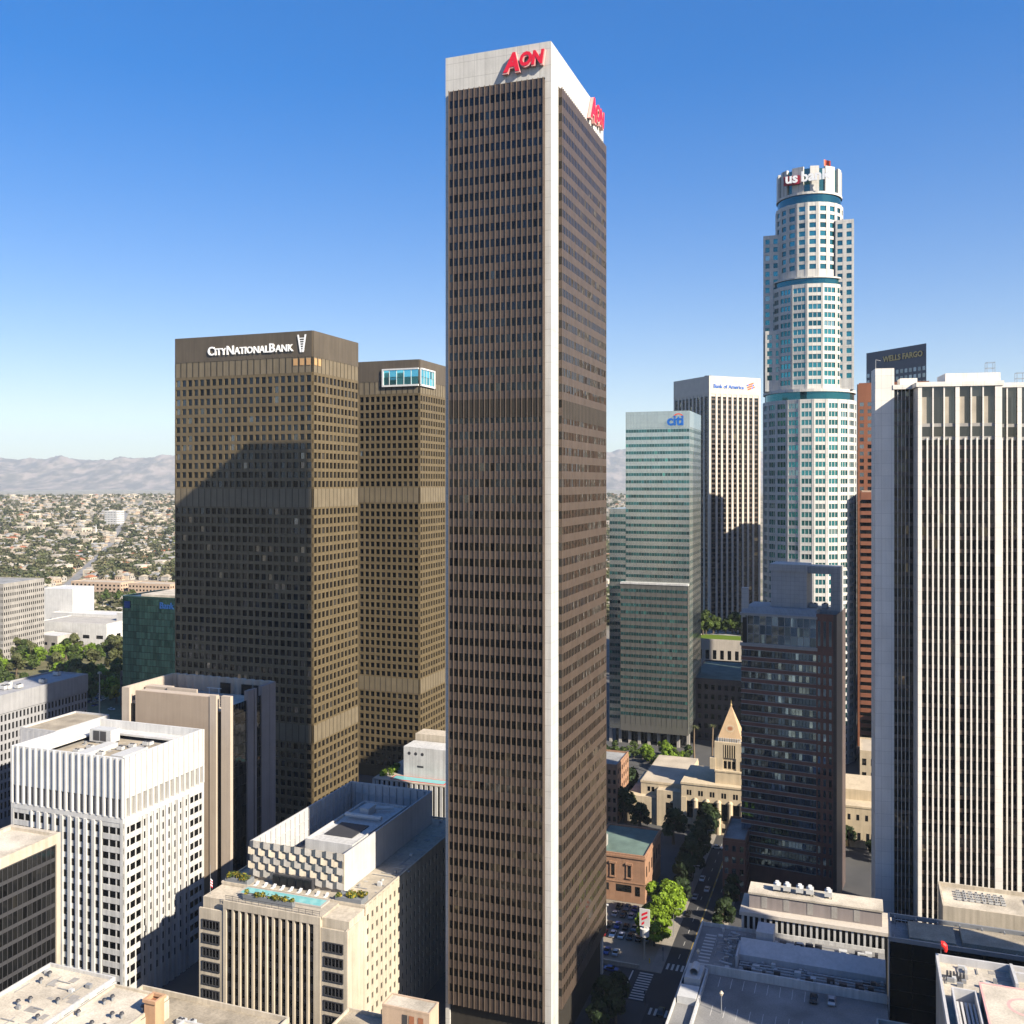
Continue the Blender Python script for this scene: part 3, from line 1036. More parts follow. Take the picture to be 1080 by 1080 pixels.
def round_tower():
    c = (164.5, 530.0)
    k = 513 / 1009
    Z = lambda py: CAM_H + (509 - py) * k
    root = thing('round_tower', 'tall round white tower with teal windows and a crown above stepped shoulders', 'skyscraper', (*c, 0), TH)
    panes = []
    stone_mb = None

    def drum(r, n, z0, z1, name, H=4.45, win=2.7, pier=1.7, triple=True, phase=0.0, pd=0.55, rows=None):
        mb = MB()
        core = [((r - 0.2) * math.cos(2 * math.pi * (i + phase) / n), (r - 0.2) * math.sin(2 * math.pi * (i + phase) / n)) for i in range(n)]
        mb.prism(core, z0, z1)
        rows = floors(z1 - 1.2, z0 + 0.5, H, win) if rows is None else rows
        for i in range(n):
            a0, a1 = 2 * math.pi * (i + phase) / n, 2 * math.pi * (i + 1 + phase) / n
            p0 = (r * math.cos(a0), r * math.sin(a0)); p1 = (r * math.cos(a1), r * math.sin(a1))
            d = Vector((p1[0] - p0[0], p1[1] - p0[1])); w = d.length; d /= w
            F = Face(p0, (d.x, d.y), (d.y, -d.x), w)
            grid(F, mb, panes if (a0 + a1) / 2 % (2 * math.pi) > math.pi * 0.9 else [], 1, rows, z0, z1, pier, pd, 0.42)
            if triple:
                for a, b in rows:
                    for q in (0.36, 0.64):
                        F.box(mb, w * q - 0.14, w * q + 0.14, a, b, -0.05, 0.3)
        mb.build(name, 'white_stone', root)

    drum(24.3, 22, 0, Z(422), 'lower_drum')
    mb = MB()
    mb.cyl(0, 0, Z(422), Z(414), 23.6, n=44); mb.build('belvedere_band', 'glass_band', root)
    mb = MB(); mb.cyl(0, 0, Z(414), Z(411), 24.6, n=44); mb.build('band_cornice', 'white_stone', root)
    drum(20.4, 16, Z(411), Z(300), 'middle_drum', pier=1.4)
    mb = MB(); mb.cyl(0, 0, Z(300) , Z(294), 19.9, n=40); mb.build('upper_band', 'glass_band', root)
    mb = MB(); mb.cyl(0, 0, Z(294), Z(292.5), 20.8, n=40); mb.build('upper_band_cornice', 'white_stone', root)
    drum(17.4, 20, Z(292), Z(213), 'upper_drum', pier=2.0, triple=False)
    # square shoulders standing out at four sides
    def block(x0, x1, y0, y1, z0, z1):
        mb = MB()
        mb.box(x0 + 0.4, x1 - 0.4, y0 + 0.4, y1 - 0.4, z0, z1 - 0.1, 0, ('bot',))
        rows = floors(z1 - 1.2, z0 + 1, 4.45, 2.7)
        for F, n in ((front(x0, x1, y0), max(1, round((x1 - x0) / 4.5))), (right(y0, y1, x1), max(1, round((y1 - y0) / 4.5))), (left(y0, y1, x0), max(1, round((y1 - y0) / 4.5)))):
            grid(F, mb, panes, n, rows, z0, z1, 2.0, 0.10, 0.06, glass_n=-0.30)
        mb.build('shoulder', 'white_stone', root)
    block(-23.6, -15.0, -9.5, 9, Z(411), Z(241))
    block(14.2, 23.4, -12, 7, Z(411), Z(232))
    block(-22.2, -13.0, -14.5, -9.6, Z(411), Z(346))
    # crown: band, glass lantern with white stone blades
    mb = MB(); mb.cyl(0, 0, Z(213), Z(204), 16.8, n=40); mb.build('crown_band', 'glass_band', root)
    mb = MB(); mb.cyl(0, 0, Z(204), Z(201.5), 17.5, n=40); mb.build('crown_sill', 'white_stone', root)
    mb = MB(); mb.cyl(0, 0, Z(201.5), Z(176.5), 16.2, n=24); mb.build('crown_lantern', 'glass_sea', root)
    for i in range(12):
        a = 2 * math.pi * i / 12 + 0.22
        mb = MB()
        hgt = Z(174.5)
        w = 2.3 if i % 2 else 3.1
        ca, sa = math.cos(a), math.sin(a)
        q = []
        for r, t in ((15.6, -w), (17.0, -w), (17.0, w), (15.6, w)):
            q.append((r * ca - t * sa, r * sa + t * ca))
        mb.prism(q, Z(201.5), hgt)
        mb.build('crown_blade', 'white_stone', root)
    # sign: maroon plate with white letters and white letters beside it, facing the view
    S = Face((-15.2, -15.4), (0.985, -0.10), (-0.10, -0.985), 32)
    mb = MB(); S.box(mb, 3.2, 11.6, Z(193), Z(184), 0.2, 1.9)
    plate = mb.build('sign_plate', 'sign_maroon', root)
    letters(S, [('us', 1.0, 0)], 4.2, 10.6, Z(191.2), 1.95, 0.3, 'sign_white', plate, 'letter_face', 0, 0.03)
    letters(S, [('bank', 1.0, 0)], 12.6, 27.6, Z(191.2), 1.7, 0.5, 'sign_white', root, 'sign', 0, 0.03)
    panes_later(root, panes, 'glass_teal', lo=0.5, hi=1.25, pale=0.06, palec=(5.0, 1.6, 1.5))
    fl = thing('flag', 'small red flag flying above the crown of the round white tower', 'flag', (c[0] + 7, c[1] - 4, Z(176)), TH)
    mb = MB(); mb.bar((0, 0, 0), (0, 0, 8.5), 0.18, 0.1); mb.build('flagpole', 'grey_metal', fl)
    mb = MB()
    for i in range(5):
        y0, y1 = 0.4 * math.sin(i), 0.4 * math.sin(i + 1)
        mb.quad((i * 0.7, y0, 5.2 - i * 0.35), ((i + 1) * 0.7, y1, 4.85 - i * 0.35), ((i + 1) * 0.7, y1, 8.2 - i * 0.3), (i * 0.7, y0, 8.5 - i * 0.3))
    mb.build('flag_cloth', 'sign_orange_red', fl)


def navy_tower():
    a = Vector((257.7, 595.0)); b = Vector((237.7, 641.7))
    d = (b - a); Ln = d.length; d /= Ln
    rotz = math.atan2(d.y, d.x)                      # local x runs from the near corner to the far corner
    root = thing('office_tower', 'dark navy glass tower top with pale gold letters behind a red granite tower', 'skyscraper', (a.x, a.y, 0), rotz)
    ZT = 236.7
    F = Face((Ln, 0.0), (-1, 0), (0, 1), Ln)
    mb = MB(); mb.prism([(0, 0), (62, -58), (Ln + 20, -24), (Ln, 0)], 0, ZT); mb.build('tower_body', 'navy_panel', root)  # unseen back drawn out so its shadow reaches the cream finned tower
    mb = MB(); mb.prism([(62.2, -58.2), (95, -90), (98, -60), (72, -30)], 0, 190)
    mb.build('shadow_annex', 'navy_panel', root)  # unseen annex, added to drop a lower shadow on the cream finned tower
    panes = []
    for zl, zh in floors(ZT - 13, 20, 4.4, 2.5):
        n = 14
        for i in range(n):
            w = Ln / n
            panes.append((F, i * w + 0.7, (i + 1) * w - 0.7, zl, zh, 0.08))
    panes_later(root, panes, 'glass_mirror', lo=0.5, hi=0.9)
    letters(F, [('WELLS FARGO', 1.0, 0)], Ln * 0.30, Ln * 0.95, ZT - 7.6, 0.1, 0.5, 'sign_gold', root, 'sign', 0, 0.02)


def red_tower(name, label, o, W, D, zt, banded):
    root = thing(name, label, 'skyscraper', (*o, 0), TH)
    mb = MB(); mb.box(0.5, W - 0.5, 0.5, D - 0.5, 0, zt - 1, 0, ('bot',)); mb.build('tower_core', 'joint_dark', root)
    panes = []
    if banded:
        rows = floors(zt - 3.0, 10, 4.0, 2.0)
    else:
        rows = floors(zt - 9.5, 10, 4.0, 2.2)
    mb = MB()
    for F, n in ((front(0, W), 9), (left(0, D, 0.0), 10), (right(0, D, W), 10)):
        if banded:
            zs = 0
            for zl, zh in rows:
                F.box(mb, 0, F.w, zs, zl, -0.6, 0.3); zs = zh
                gl = MB()
                for i in range(12):
                    F.quad(gl, i * F.w / 12 + 0.05, (i + 1) * F.w / 12 - 0.05, zl, zh, -0.35, 0, tint(0.5, 1.1), 0.02)
                gl.build('window_band', 'glass_black', root)
            F.box(mb, 0, F.w, zs, zt, -0.6, 0.3)
        else:
            grid(F, mb, panes, n, rows, 0, zt, 2.0, 0.42, 0.38)
    mb.build('facade_grid', 'rust_granite', root)
    mb = MB(); mb.ring(0.6, W - 0.6, 0.6, D - 0.6, zt - 1.2, zt + 0.7, 0.4); mb.build('parapet', 'peach' if banded else 'rust_granite', root)
    if panes:
        panes_later(root, panes, 'glass_mirror', lo=0.45, hi=0.9)


def white_slab_tower():
    """white tower at the right edge: finned front block, shaded glass return and a tall blank slab set back"""
    o = (123.0, 290.0)
    root = thing('office_tower', 'white tower with closely set vertical fins and a tall blank slab at its left edge', 'skyscraper', (*o, 0), -RAD(12))
    ZT = 180.4
    mb = MB(); mb.box(0.9, 23.0, 0.9, 30, 0, ZT - 1.2, 0, ('bot',)); mb.box(23.0, 40, 7.9, 29.9, 0, ZT - 1.2, 0, ('bot',))
    mb.box(-6, 0.9, 7.6, 30, 0, ZT - 1.3, 0, ('bot',))
    mb.build('tower_core', 'joint_dark', root)
    mb = MB()
    mb.box(-0.5, 24.0, -0.5, 30.5, ZT - 1.4, ZT); mb.box(24.0, 40.5, 6.6, 30.5, ZT - 1.41, ZT - 0.01)
    mb.box(-6.0, -0.5, 6.2, 30.5, ZT - 1.42, ZT - 0.02)
    mb.build('cornice', 'crisp_white', root)
    F = front(0, 23.5); G = front(23.5, 40, 7.0); K = front(-5.6, 0, 7.0); Lf = left(0, 7, 0.0)
    piers = MB(); glassless = MB()
    H = 3.9

    def strip_bay(S, ua, ub, nsub, zt, tall, fw=0.22):
        """one bay between piers: tall louvre storeys on top, then nsub glass strips parted by fins"""
        zf = zt - 17.5 if tall else zt
        w = (ub - ua) / nsub
        fins = MB()
        for i in range(nsub):
            gl = MB()
            z = 4.0
            while z < zf - 0.3:
                z1 = min(z + 1.25, zf)
                S.quad(gl, ua + i * w + 0.05, ua + (i + 1) * w - 0.05, z, z1, -0.35, 1)
                if z1 < zf:
                    S.quad(gl, ua + i * w + 0.05, ua + (i + 1) * w - 0.05, z1, min(z + H, zf), -0.35, 0, tint(0.5, 1.3, 0.05, (4, 3.4, 2.4)), 0.02)
                z += H
            gl.build('window_strip', ['glass_dark', 'bronze_panel'], root)
            if i:
                S.box(fins, ua + i * w - fw, ua + i * w + fw, 2, zf + 0.6, -0.5, 0.12)
        if tall:
            m2 = MB()
            S.box(m2, ua, ub, zf, zf + 1.0, -0.6, -0.28)
            S.box(m2, ua, ub, zf + 4.0, zf + 5.0, -0.6, -0.20)
            m2.build('louvre_sill', 'concrete', root)
            n2 = max(1, nsub // 2)
            for i in range(n2):
                w2 = (ub - ua) / n2
                gl = MB()
                S.quad(gl, ua + i * w2, ua + (i + 1) * w2, zf + 1.0, zf + 4.0, -0.38, 0, tint(0.8, 1.3), 0.02)
                S.quad(gl, ua + i * w2, ua + i * w2 + w2 * 0.45, zf + 5.0, zt - 4.5, -0.36, 1 if random.random() < 0.75 else 0, (1, 1, 1), 0.0)
                S.quad(gl, ua + i * w2 + w2 * 0.45, ua + (i + 1) * w2, zf + 5.0, zt - 4.5, -0.38, 0, tint(0.8, 1.4), 0.02)
                S.quad(gl, ua + i * w2, ua + (i + 1) * w2, zt - 4.5, zt - 1.4, -0.38, 0, tint(0.9, 1.4), 0.02)
                gl.build('top_window', ['glass_lounge_brown', 'cream_dirty'], root)
                if i:
                    S.box(fins, ua + i * w2 - 0.2, ua + i * w2 + 0.2, zf + 0.6, zt - 1.3, -0.5, 0.14)
        fins.build('facade_fins', 'crisp_white', root)
    edges = [0.0, 1.15, 10.6, 11.75, 21.6, 23.5]
    F.box(piers, 0, 1.15, 0, ZT - 1.4, -0.6, 0.25); F.box(piers, 10.6, 11.75, 0, ZT - 1.4, -0.6, 0.25); F.box(piers, 21.6, 23.5, 0, ZT - 1.4, -0.6, 0.25)
    strip_bay(F, 1.15, 10.6, 6, ZT, True)
    strip_bay(F, 11.75, 21.6, 6, ZT, True)
    G.box(piers, 0.0, 0.5, 0, ZT - 1.4, -0.6, 0.22); G.box(piers, 6.2, 7.4, 0, ZT - 1.4, -0.6, 0.25); G.box(piers, 15, 16.5, 0, ZT - 1.4, -0.6, 0.25)
    strip_bay(G, 0.5, 6.2, 4, ZT, True)
    strip_bay(G, 7.4, 15, 5, ZT, True)
    strip_bay(K, 0.0, 5.6, 5, ZT - 2, False, 0.07)
    Lf.box(piers, 0, 7, 0, ZT - 1.4, -0.5, 0.0)
    piers.build('piers', 'crisp_white', root)
    mb = MB(); mb.box(-11.2, -5.62, 6.4, 14, 0, 185.6, 0, ('bot',)); mb.build('blank_slab', 'crisp_white', root)
    mb = MB()
    mb.box(8, 23.4, 1, 12, ZT, ZT + 2.6); mb.box(-3.4, 1.6, 9, 14, ZT, ZT + 2.2, 0)
    mb.build('roof_plinth', 'crisp_white', root)
    mb = MB()
    for x, y, z in ((20.2, 3, ZT + 2.6), (30.5, 10, ZT)):
        for dx in (0, 2.2):
            for dy in (0, 2.2):
                mb.bar((x + dx, y + dy, z), (x + dx, y + dy, z + 3.4), 0.07)
        for zz in (1.6, 3.3):
            mb.bar((x, y, z + zz), (x + 2.2, y, z + zz), 0.06); mb.bar((x, y + 2.2, z + zz), (x + 2.2, y + 2.2, z + zz), 0.06)
            mb.bar((x, y, z + zz), (x, y + 2.2, z + zz), 0.06); mb.bar((x + 2.2, y, z + zz), (x + 2.2, y + 2.2, z + zz), 0.06)
    mb.bar((-11, 7, 185.6), (-11, 7, 188.4), 0.1); mb.bar((-11, 7, 188.4), (-9.5, 7, 188), 0.1)
    mb.build('roof_frames', 'grey_metal', root)


def banded_tower():
    """dark red and glass banded tower with an open frame on its roof"""
    o = (115.3, 339.7)
    rz = -RAD(27.0)
    root = thing('office_tower', 'dark red granite tower with ribbon windows and an open concrete frame on its roof', 'skyscraper', (*o, 0), rz)
    W, D = 33.9, 22.0
    ZR = 104.0
    gx = -7.0             # ribbon front ends here; a windowed granite pier fills the corner
    mb = MB(); mb.box(-W + 0.4, -0.4, 0.4, D, 0, ZR - 4, 0, ('bot',)); mb.build('tower_core', 'joint_dark', root)
    mb = MB(); mb.box(-0.39, 0, 0, D, 0, ZR - 1.0, 0, ('bot',)); mb.box(-1.2, -0.4, 0, 0.38, 0, ZR - 1, 0, ('bot',))
    mb.build('side_wall', 'mauve_granite', root)
    rows = floors(ZR - 15.0, 6, 4.02, 2.35)
    F = front(-W, gx); C = front(gx, -1.2)
    sp = MB(); tr = MB()
    zs = 0
    for zl, zh in rows:
        F.box(sp, 0, F.w, zs, zl, -0.4, 0.10); zs = zh
        F.box(tr, -0.1, F.w + 0.05, zh, zh + 0.22, -0.3, 0.22); F.box(tr, -0.1, F.w + 0.05, zl - 0.22, zl, -0.3, 0.22)
        gl = MB()
        n = 22; w = F.w / n
        run = 0; k = (1, 1, 1)
        for i in range(n):
            if run <= 0:
                run = random.randint(2, 7)
                t = random.choice((0.5, 0.6, 0.75, 0.9))
                if random.random() < 0.07: t = 1.7
                k = (t, t, t)
            run -= 1
            F.quad(gl, i * w + 0.06, (i + 1) * w - 0.06, zl, zh, -0.12, 0, k, 0.03)
        gl.build('window_band', 'glass_blue', root)
    F.box(sp, 0, F.w, zs, ZR - 14.4, -0.4, 0.10)
    sp.build('spandrels', 'red_granite', root)
    tr.build('window_trim', 'grey_metal', root)
    pn = []
    mb = MB()
    grid(C, mb, pn, 3, [(a - 0.1, b + 0.1) for a, b in rows] + [(ZR - 12.5, ZR - 3.5)], 0, ZR - 1, 1.0, 0.16, 0.12)
    mb.build('corner_pier', 'red_granite', root)
    panes_later(root, pn, 'glass_blue', lo=0.5, hi=1.1)
    # glazed top storey with canted left end and sloping metal roof
    gl = MB(); fr = MB()
    zt0, zt1 = ZR - 13.2, ZR - 3.0
    for i in range(12):
        w = F.w / 12
        for kk in range(3):
            zz = zt0 + kk * (zt1 - zt0) / 3
            if i == 0:
                p = F.p
                gl.quad(p(-0.9, -3.2, zz), p(w - 0.08, -0.08, zz), p(w - 0.08, -0.08, zz + 3.2), p(-0.9, -3.2, zz + 3.2), 0, tint(0.6, 1.2))
            else:
                F.quad(gl, i * w + 0.08, (i + 1) * w - 0.08, zz + 0.08, zz + (zt1 - zt0) / 3 - 0.08, -0.06, 0, tint(0.5, 1.5), 0.05)
        F.box(fr, (i + 1) * w - 0.09, (i + 1) * w + 0.09, zt0, zt1, -0.3, 0.10)
    for kk in range(4):
        zz = zt0 + kk * (zt1 - zt0) / 3
        F.box(fr, 2.2, F.w, zz - 0.1, zz + 0.1, -0.3, 0.12)
    F.box(fr, -0.4, F.w + 0.4, zt1, zt1 + 0.9, -1.0, 0.7); F.box(fr, -0.4, F.w + 0.4, zt0 - 1.2, zt0 - 0.1, -0.4, 0.5)
    gl.build('top_glazing', 'glass_blue', root)
    fr.build('top_frame', 'grey_metal', root)
    mb = MB()
    mb.hexa([(-W, 0, zt1 + 0.9), (gx, 0, zt1 + 0.9), (gx, 8, zt1 + 0.9), (-W, 8, zt1 + 0.9),
             (-W + 0.5, 1.5, ZR), (gx - 0.2, 1.5, ZR), (gx - 0.2, 8, ZR), (-W + 0.5, 8, ZR)])
    mb.box(-W, -0.4, 8.01, D, ZR - 4, ZR - 0.5)
    mb.build('sloped_roof', 'grey_panel', root)
    mb = MB()
    mb.box(-W - 0.2, -W + 2.2, 1, 3, ZR - 6, ZR + 7)
    mb.build('roof_blade', 'grey_granite', root)
    # roof block and portal frame
    mb = MB()
    mb.box(-W + 9.5, -W + 22.5, 6, 18, ZR - 0.4, ZR + 13.3)
    mb.build('roof_block', 'grey_granite', root)
    mb = MB()
    mb.box(-W + 22.5, -0.05, 9, 17, ZR + 12.5, ZR + 15.3)
    mb.box(-W + 9.0, -W + 22.49, 5.6, 18.4, ZR + 13.3, ZR + 15.8)
    mb.box(-3.4, -0.06, 8.9, 17.1, ZR - 1.0, ZR + 12.5)
    mb.build('portal_frame', 'grey_granite', root)
    roof_units((*o, 0), rz, [(-10, 12, ZR - 0.5), (-6, 13, ZR - 0.5)], 'grey cooling unit under the open roof frame of the dark red tower', 'cooling units under the roof frame', 0.9)


tower_brown()
twin_tower('office_tower', 'broad brown granite tower with white lettering and a few amber windows under its roof', (-81.3, 390.0), True, False)
twin_tower('office_tower', 'brown granite tower with a white-framed teal glass corner just left of the tallest tower', (-46.6, 481.0), False, True)
stepped_glass_tower()
finned_tower()
round_tower()
navy_tower()
red_tower('office_tower', 'rust coloured granite tower with small square windows beside the round white tower', (197.0, 545.0), 38, 36, 206.0, False)
red_tower('office_tower', 'lower rust coloured tower with dark horizontal window bands', (184.0, 505.0), 36, 26, 145.0, True)
white_slab_tower()
banded_tower()


# ------------------------------------------------------------------ lower buildings
def roof_clutter(o, x0, x1, y0, y1, z, n, seed, parent, rotz=None):
    """conduits, curbs, hatches and patches fixed to a flat roof"""
    rr = random.Random(seed)
    mb = MB()
    for i in range(n):
        x, y = rr.uniform(x0, x1), rr.uniform(y0, y1)
        k = rr.random()
        if k < 0.45:
            L_ = rr.uniform(2, 7)
            if rr.random() < 0.5:
                mb.bar((x, y, z + 0.18), (min(x + L_, x1), y, z + 0.18), 0.09, n=5)
            else:
                mb.bar((x, y, z + 0.18), (x, min(y + L_, y1), z + 0.18), 0.09, n=5)
        elif k < 0.75:
            w, d, h = rr.uniform(0.4, 1.3), rr.uniform(0.4, 1.3), rr.uniform(0.3, 1.1)
            mb.box(x, x + w, y, y + d, z - 0.05, z + h, rr.choice((0, 1)))
        else:
            mb.box(x, x + rr.uniform(0.8, 3), y, y + rr.uniform(0.6, 2), z - 0.05, z + 0.03 + 0.004 * i, 2)
    mb.build('roof_fittings', ['grey_metal', 'mech_white', 'concrete'], parent)


def white_block_tower():
    o = (-109.6, 270.0)
    W, D, ZT = 41.4, 34.9, 72.0
    root = thing('office_building', 'white office block with a finned blank crown above an open loggia, lower left', 'office block', (*o, 0), TH)
    mb = MB(); mb.box(-W + 0.6, -0.6, 0.6, D - 0.6, 0, ZT - 4.5, 0, ('bot',)); mb.build('tower_core', 'concrete', root)
    z_log = 55.2       # floor of the loggia
    z_head = 60.4
    mb = MB()
    mb.ring(-W, 0, 0, D, z_head, ZT, 0.7)
    mb.box(-W + 0.7, -0.7, 0.7, 5.2, ZT - 3.2, ZT - 2.6); mb.box(-W + 0.7, -0.7, D - 5.2, D - 0.7, ZT - 3.2, ZT - 2.6)
    mb.box(-W + 0.7, -W + 5.0, 5.2, D - 5.2, ZT - 3.2, ZT - 2.6); mb.box(-5.0, -0.7, 5.2, D - 5.2, ZT - 3.2, ZT - 2.6)
    mb.build('crown', 'bright_white', root)
    mb = MB(); mb.box(-W + 0.5, -0.5, 0.5, D - 0.5, z_log - 0.9, z_log - 0.02); mb.build('loggia_floor', 'concrete', root)
    mb = MB()
    for S, n in ((front(-W, 0), 18), (right(0, D), 15)):
        st = S.w / n
        for i in range(n + 1):
            c = min(max(i * st, 0.28), S.w - 0.28)
            S.box(mb, c - 0.26, c + 0.26, z_log, ZT + 0.01, -0.5, 0.45)
        S.box(mb, 0, S.w, z_log - 1.5, z_log, -0.7, 0.30)
    mb.build('crown_fins', 'bright_white', root)
    mb = MB()
    for S, n in ((front(-W, 0), 18), (right(0, D), 15)):
        for i in range(n):
            st = S.w / n
            S.quad(mb, i * st + 0.6, (i + 1) * st - 0.5, z_log + 0.1, z_log + 3.2, -1.2, random.choice((0, 0, 1)) if S.u == (1, 0) else random.choice((1, 1, 2)))
    mb.build('loggia_doors', ['glass_dark', 'terracotta', 'glass_dark'], root)
    zt = z_log - 1.5
    rows = floors(zt - 0.5, 3, 3.62, 2.0)
    panes = []
    for S in (front(-W, 0), right(0, D)):
        e = 7.6 if S.u == (1, 0) else 7.0
        ends = MB()
        for a, b in ((0, e), (S.w - e, S.w)):
            grid(S, ends, panes, 3, rows, 0, zt, 0.45, 0.12, 0.22, u0=a + 0.0, u1=b)
            S.box(ends, a if a == 0 else b - 1.0, a + 1.0 if a == 0 else b, 0, zt, -0.1, 0.30)
        ends.build('corner_bay', 'white_paint', root)
        mid = MB()
        n = 9 if S.u == (1, 0) else 8
        grid(S, mid, panes, n, rows, 0, zt, 1.05, 0.55, 0.02, u0=e, u1=S.w - e)
        st = (S.w - 2 * e) / n
        for i in range(n):
            S.box(mid, e + (i + 0.62) * st, e + (i + 0.62) * st + 0.3, 0, zt, -0.1, 0.25)
        mid.build('finned_bay', 'white_paint', root)
    panes_later(root, panes, 'glass_dark', lo=0.5, hi=1.1, pale=0.04)
    mb = MB(); mb.box(-W + 5, -5, 5.2, D - 5.2, ZT - 4.52, ZT - 4.4); mb.build('roof_deck', 'roof_tan', root)
    z = ZT - 4.4
    mb = MB(); mb.box(-26, -22, 8, 22, z, z + 1.4, 0); mb.box(-12, -7.5, 8, 18, z, z + 2.2); mb.build('roof_block', 'mech_white', root)
    roof_clutter(o, -W + 6, -7, 6, D - 7, z, 40, 31, root)
    t = thing('cooling_tower', 'large boxy cooling tower on the white block roof', 'cooling tower', (*grid_pt(o, -30, 25), z), TH)
    mb = MB(); mb.box(-4.2, 4.2, -2, 2, 0.5, 4.4); mb.build('casing', 'mech_white', t)
    mb = MB()
    for x in (-2.6, 0.1):
        mb.box(x, x + 2.3, -2.12, -2.0, 1.0, 4.0)
    mb.build('louvre', 'dark_metal', t)
    mb = MB(); mb.box(-4, 4, -1.8, 1.8, 0, 0.5); mb.build('base_rail', 'dark_metal', t)
    rnd = random.Random(5)
    roof_units((*o, 0), TH, [(-20 + rnd.uniform(-9, 10), rnd.uniform(8, 28), z) for _ in range(9)], 'small rooftop unit among the clutter on the white block roof', 'units on the white block roof', 0.62)


def dark_grid_building():
    o = (-106.9, 225.6)     # far end of the visible side
    root = thing('office_building', 'low dark glass office block with a pale rim cut by the left edge', 'office block', (*o, 0), TH)
    ZT = 67.5
    L_ = 60.0
    W = 15.0
    mb = MB(); mb.box(-W, -0.2, -L_, 0, 0, ZT - 0.8, 0, ('bot',)); mb.build('tower_core', 'joint_dark', root)
    mb = MB()
    mb.ring(-W, 0.25, -L_, 0.3, ZT - 2.4, ZT, 1.2); mb.box(-0.5, 0.25, -0.9, 0.3, 0, ZT - 2.4, 0, ('bot', 'top'))
    mb.build('rim', 'cream', root)
    mb = MB(); mb.box(-W + 1.2, -0.95, -L_ + 1.2, -0.9, ZT - 0.8, ZT - 0.7); mb.build('roof_deck', 'roof_pale', root)
    S = right(-L_, -0.9, -0.2)
    rows = floors(ZT - 2.4, 3, 3.55, 2.7)
    sp = MB(); panes = []
    n = 44
    zs = 0
    for a, b in rows:
        S.box(sp, 0, S.w, zs, a, -0.1, 0.10); zs = b
        for i in range(n):
            panes.append((S, i * S.w / n + 0.05, (i + 1) * S.w / n - 0.05, a, b, 0.04))
    S.box(sp, 0, S.w, zs, ZT - 2.4, -0.1, 0.10)
    for i in range(n + 1):
        S.box(sp, min(max(i * S.w / n, 0.06), S.w - 0.06) - 0.05, min(max(i * S.w / n, 0.06), S.w - 0.06) + 0.05, 0, ZT - 2.4, -0.1, 0.15)
    sp.build('mullions', 'dark_metal', root)
    panes_later(root, panes, 'glass_black', lo=0.5, hi=1.6, pale=0.02)
    roof_units((*o, 0), TH, [(-8, -16, ZT - 0.7)], 'tan rooftop unit on the pale-rimmed dark glass block', 'unit on the dark block roof', 0.8)


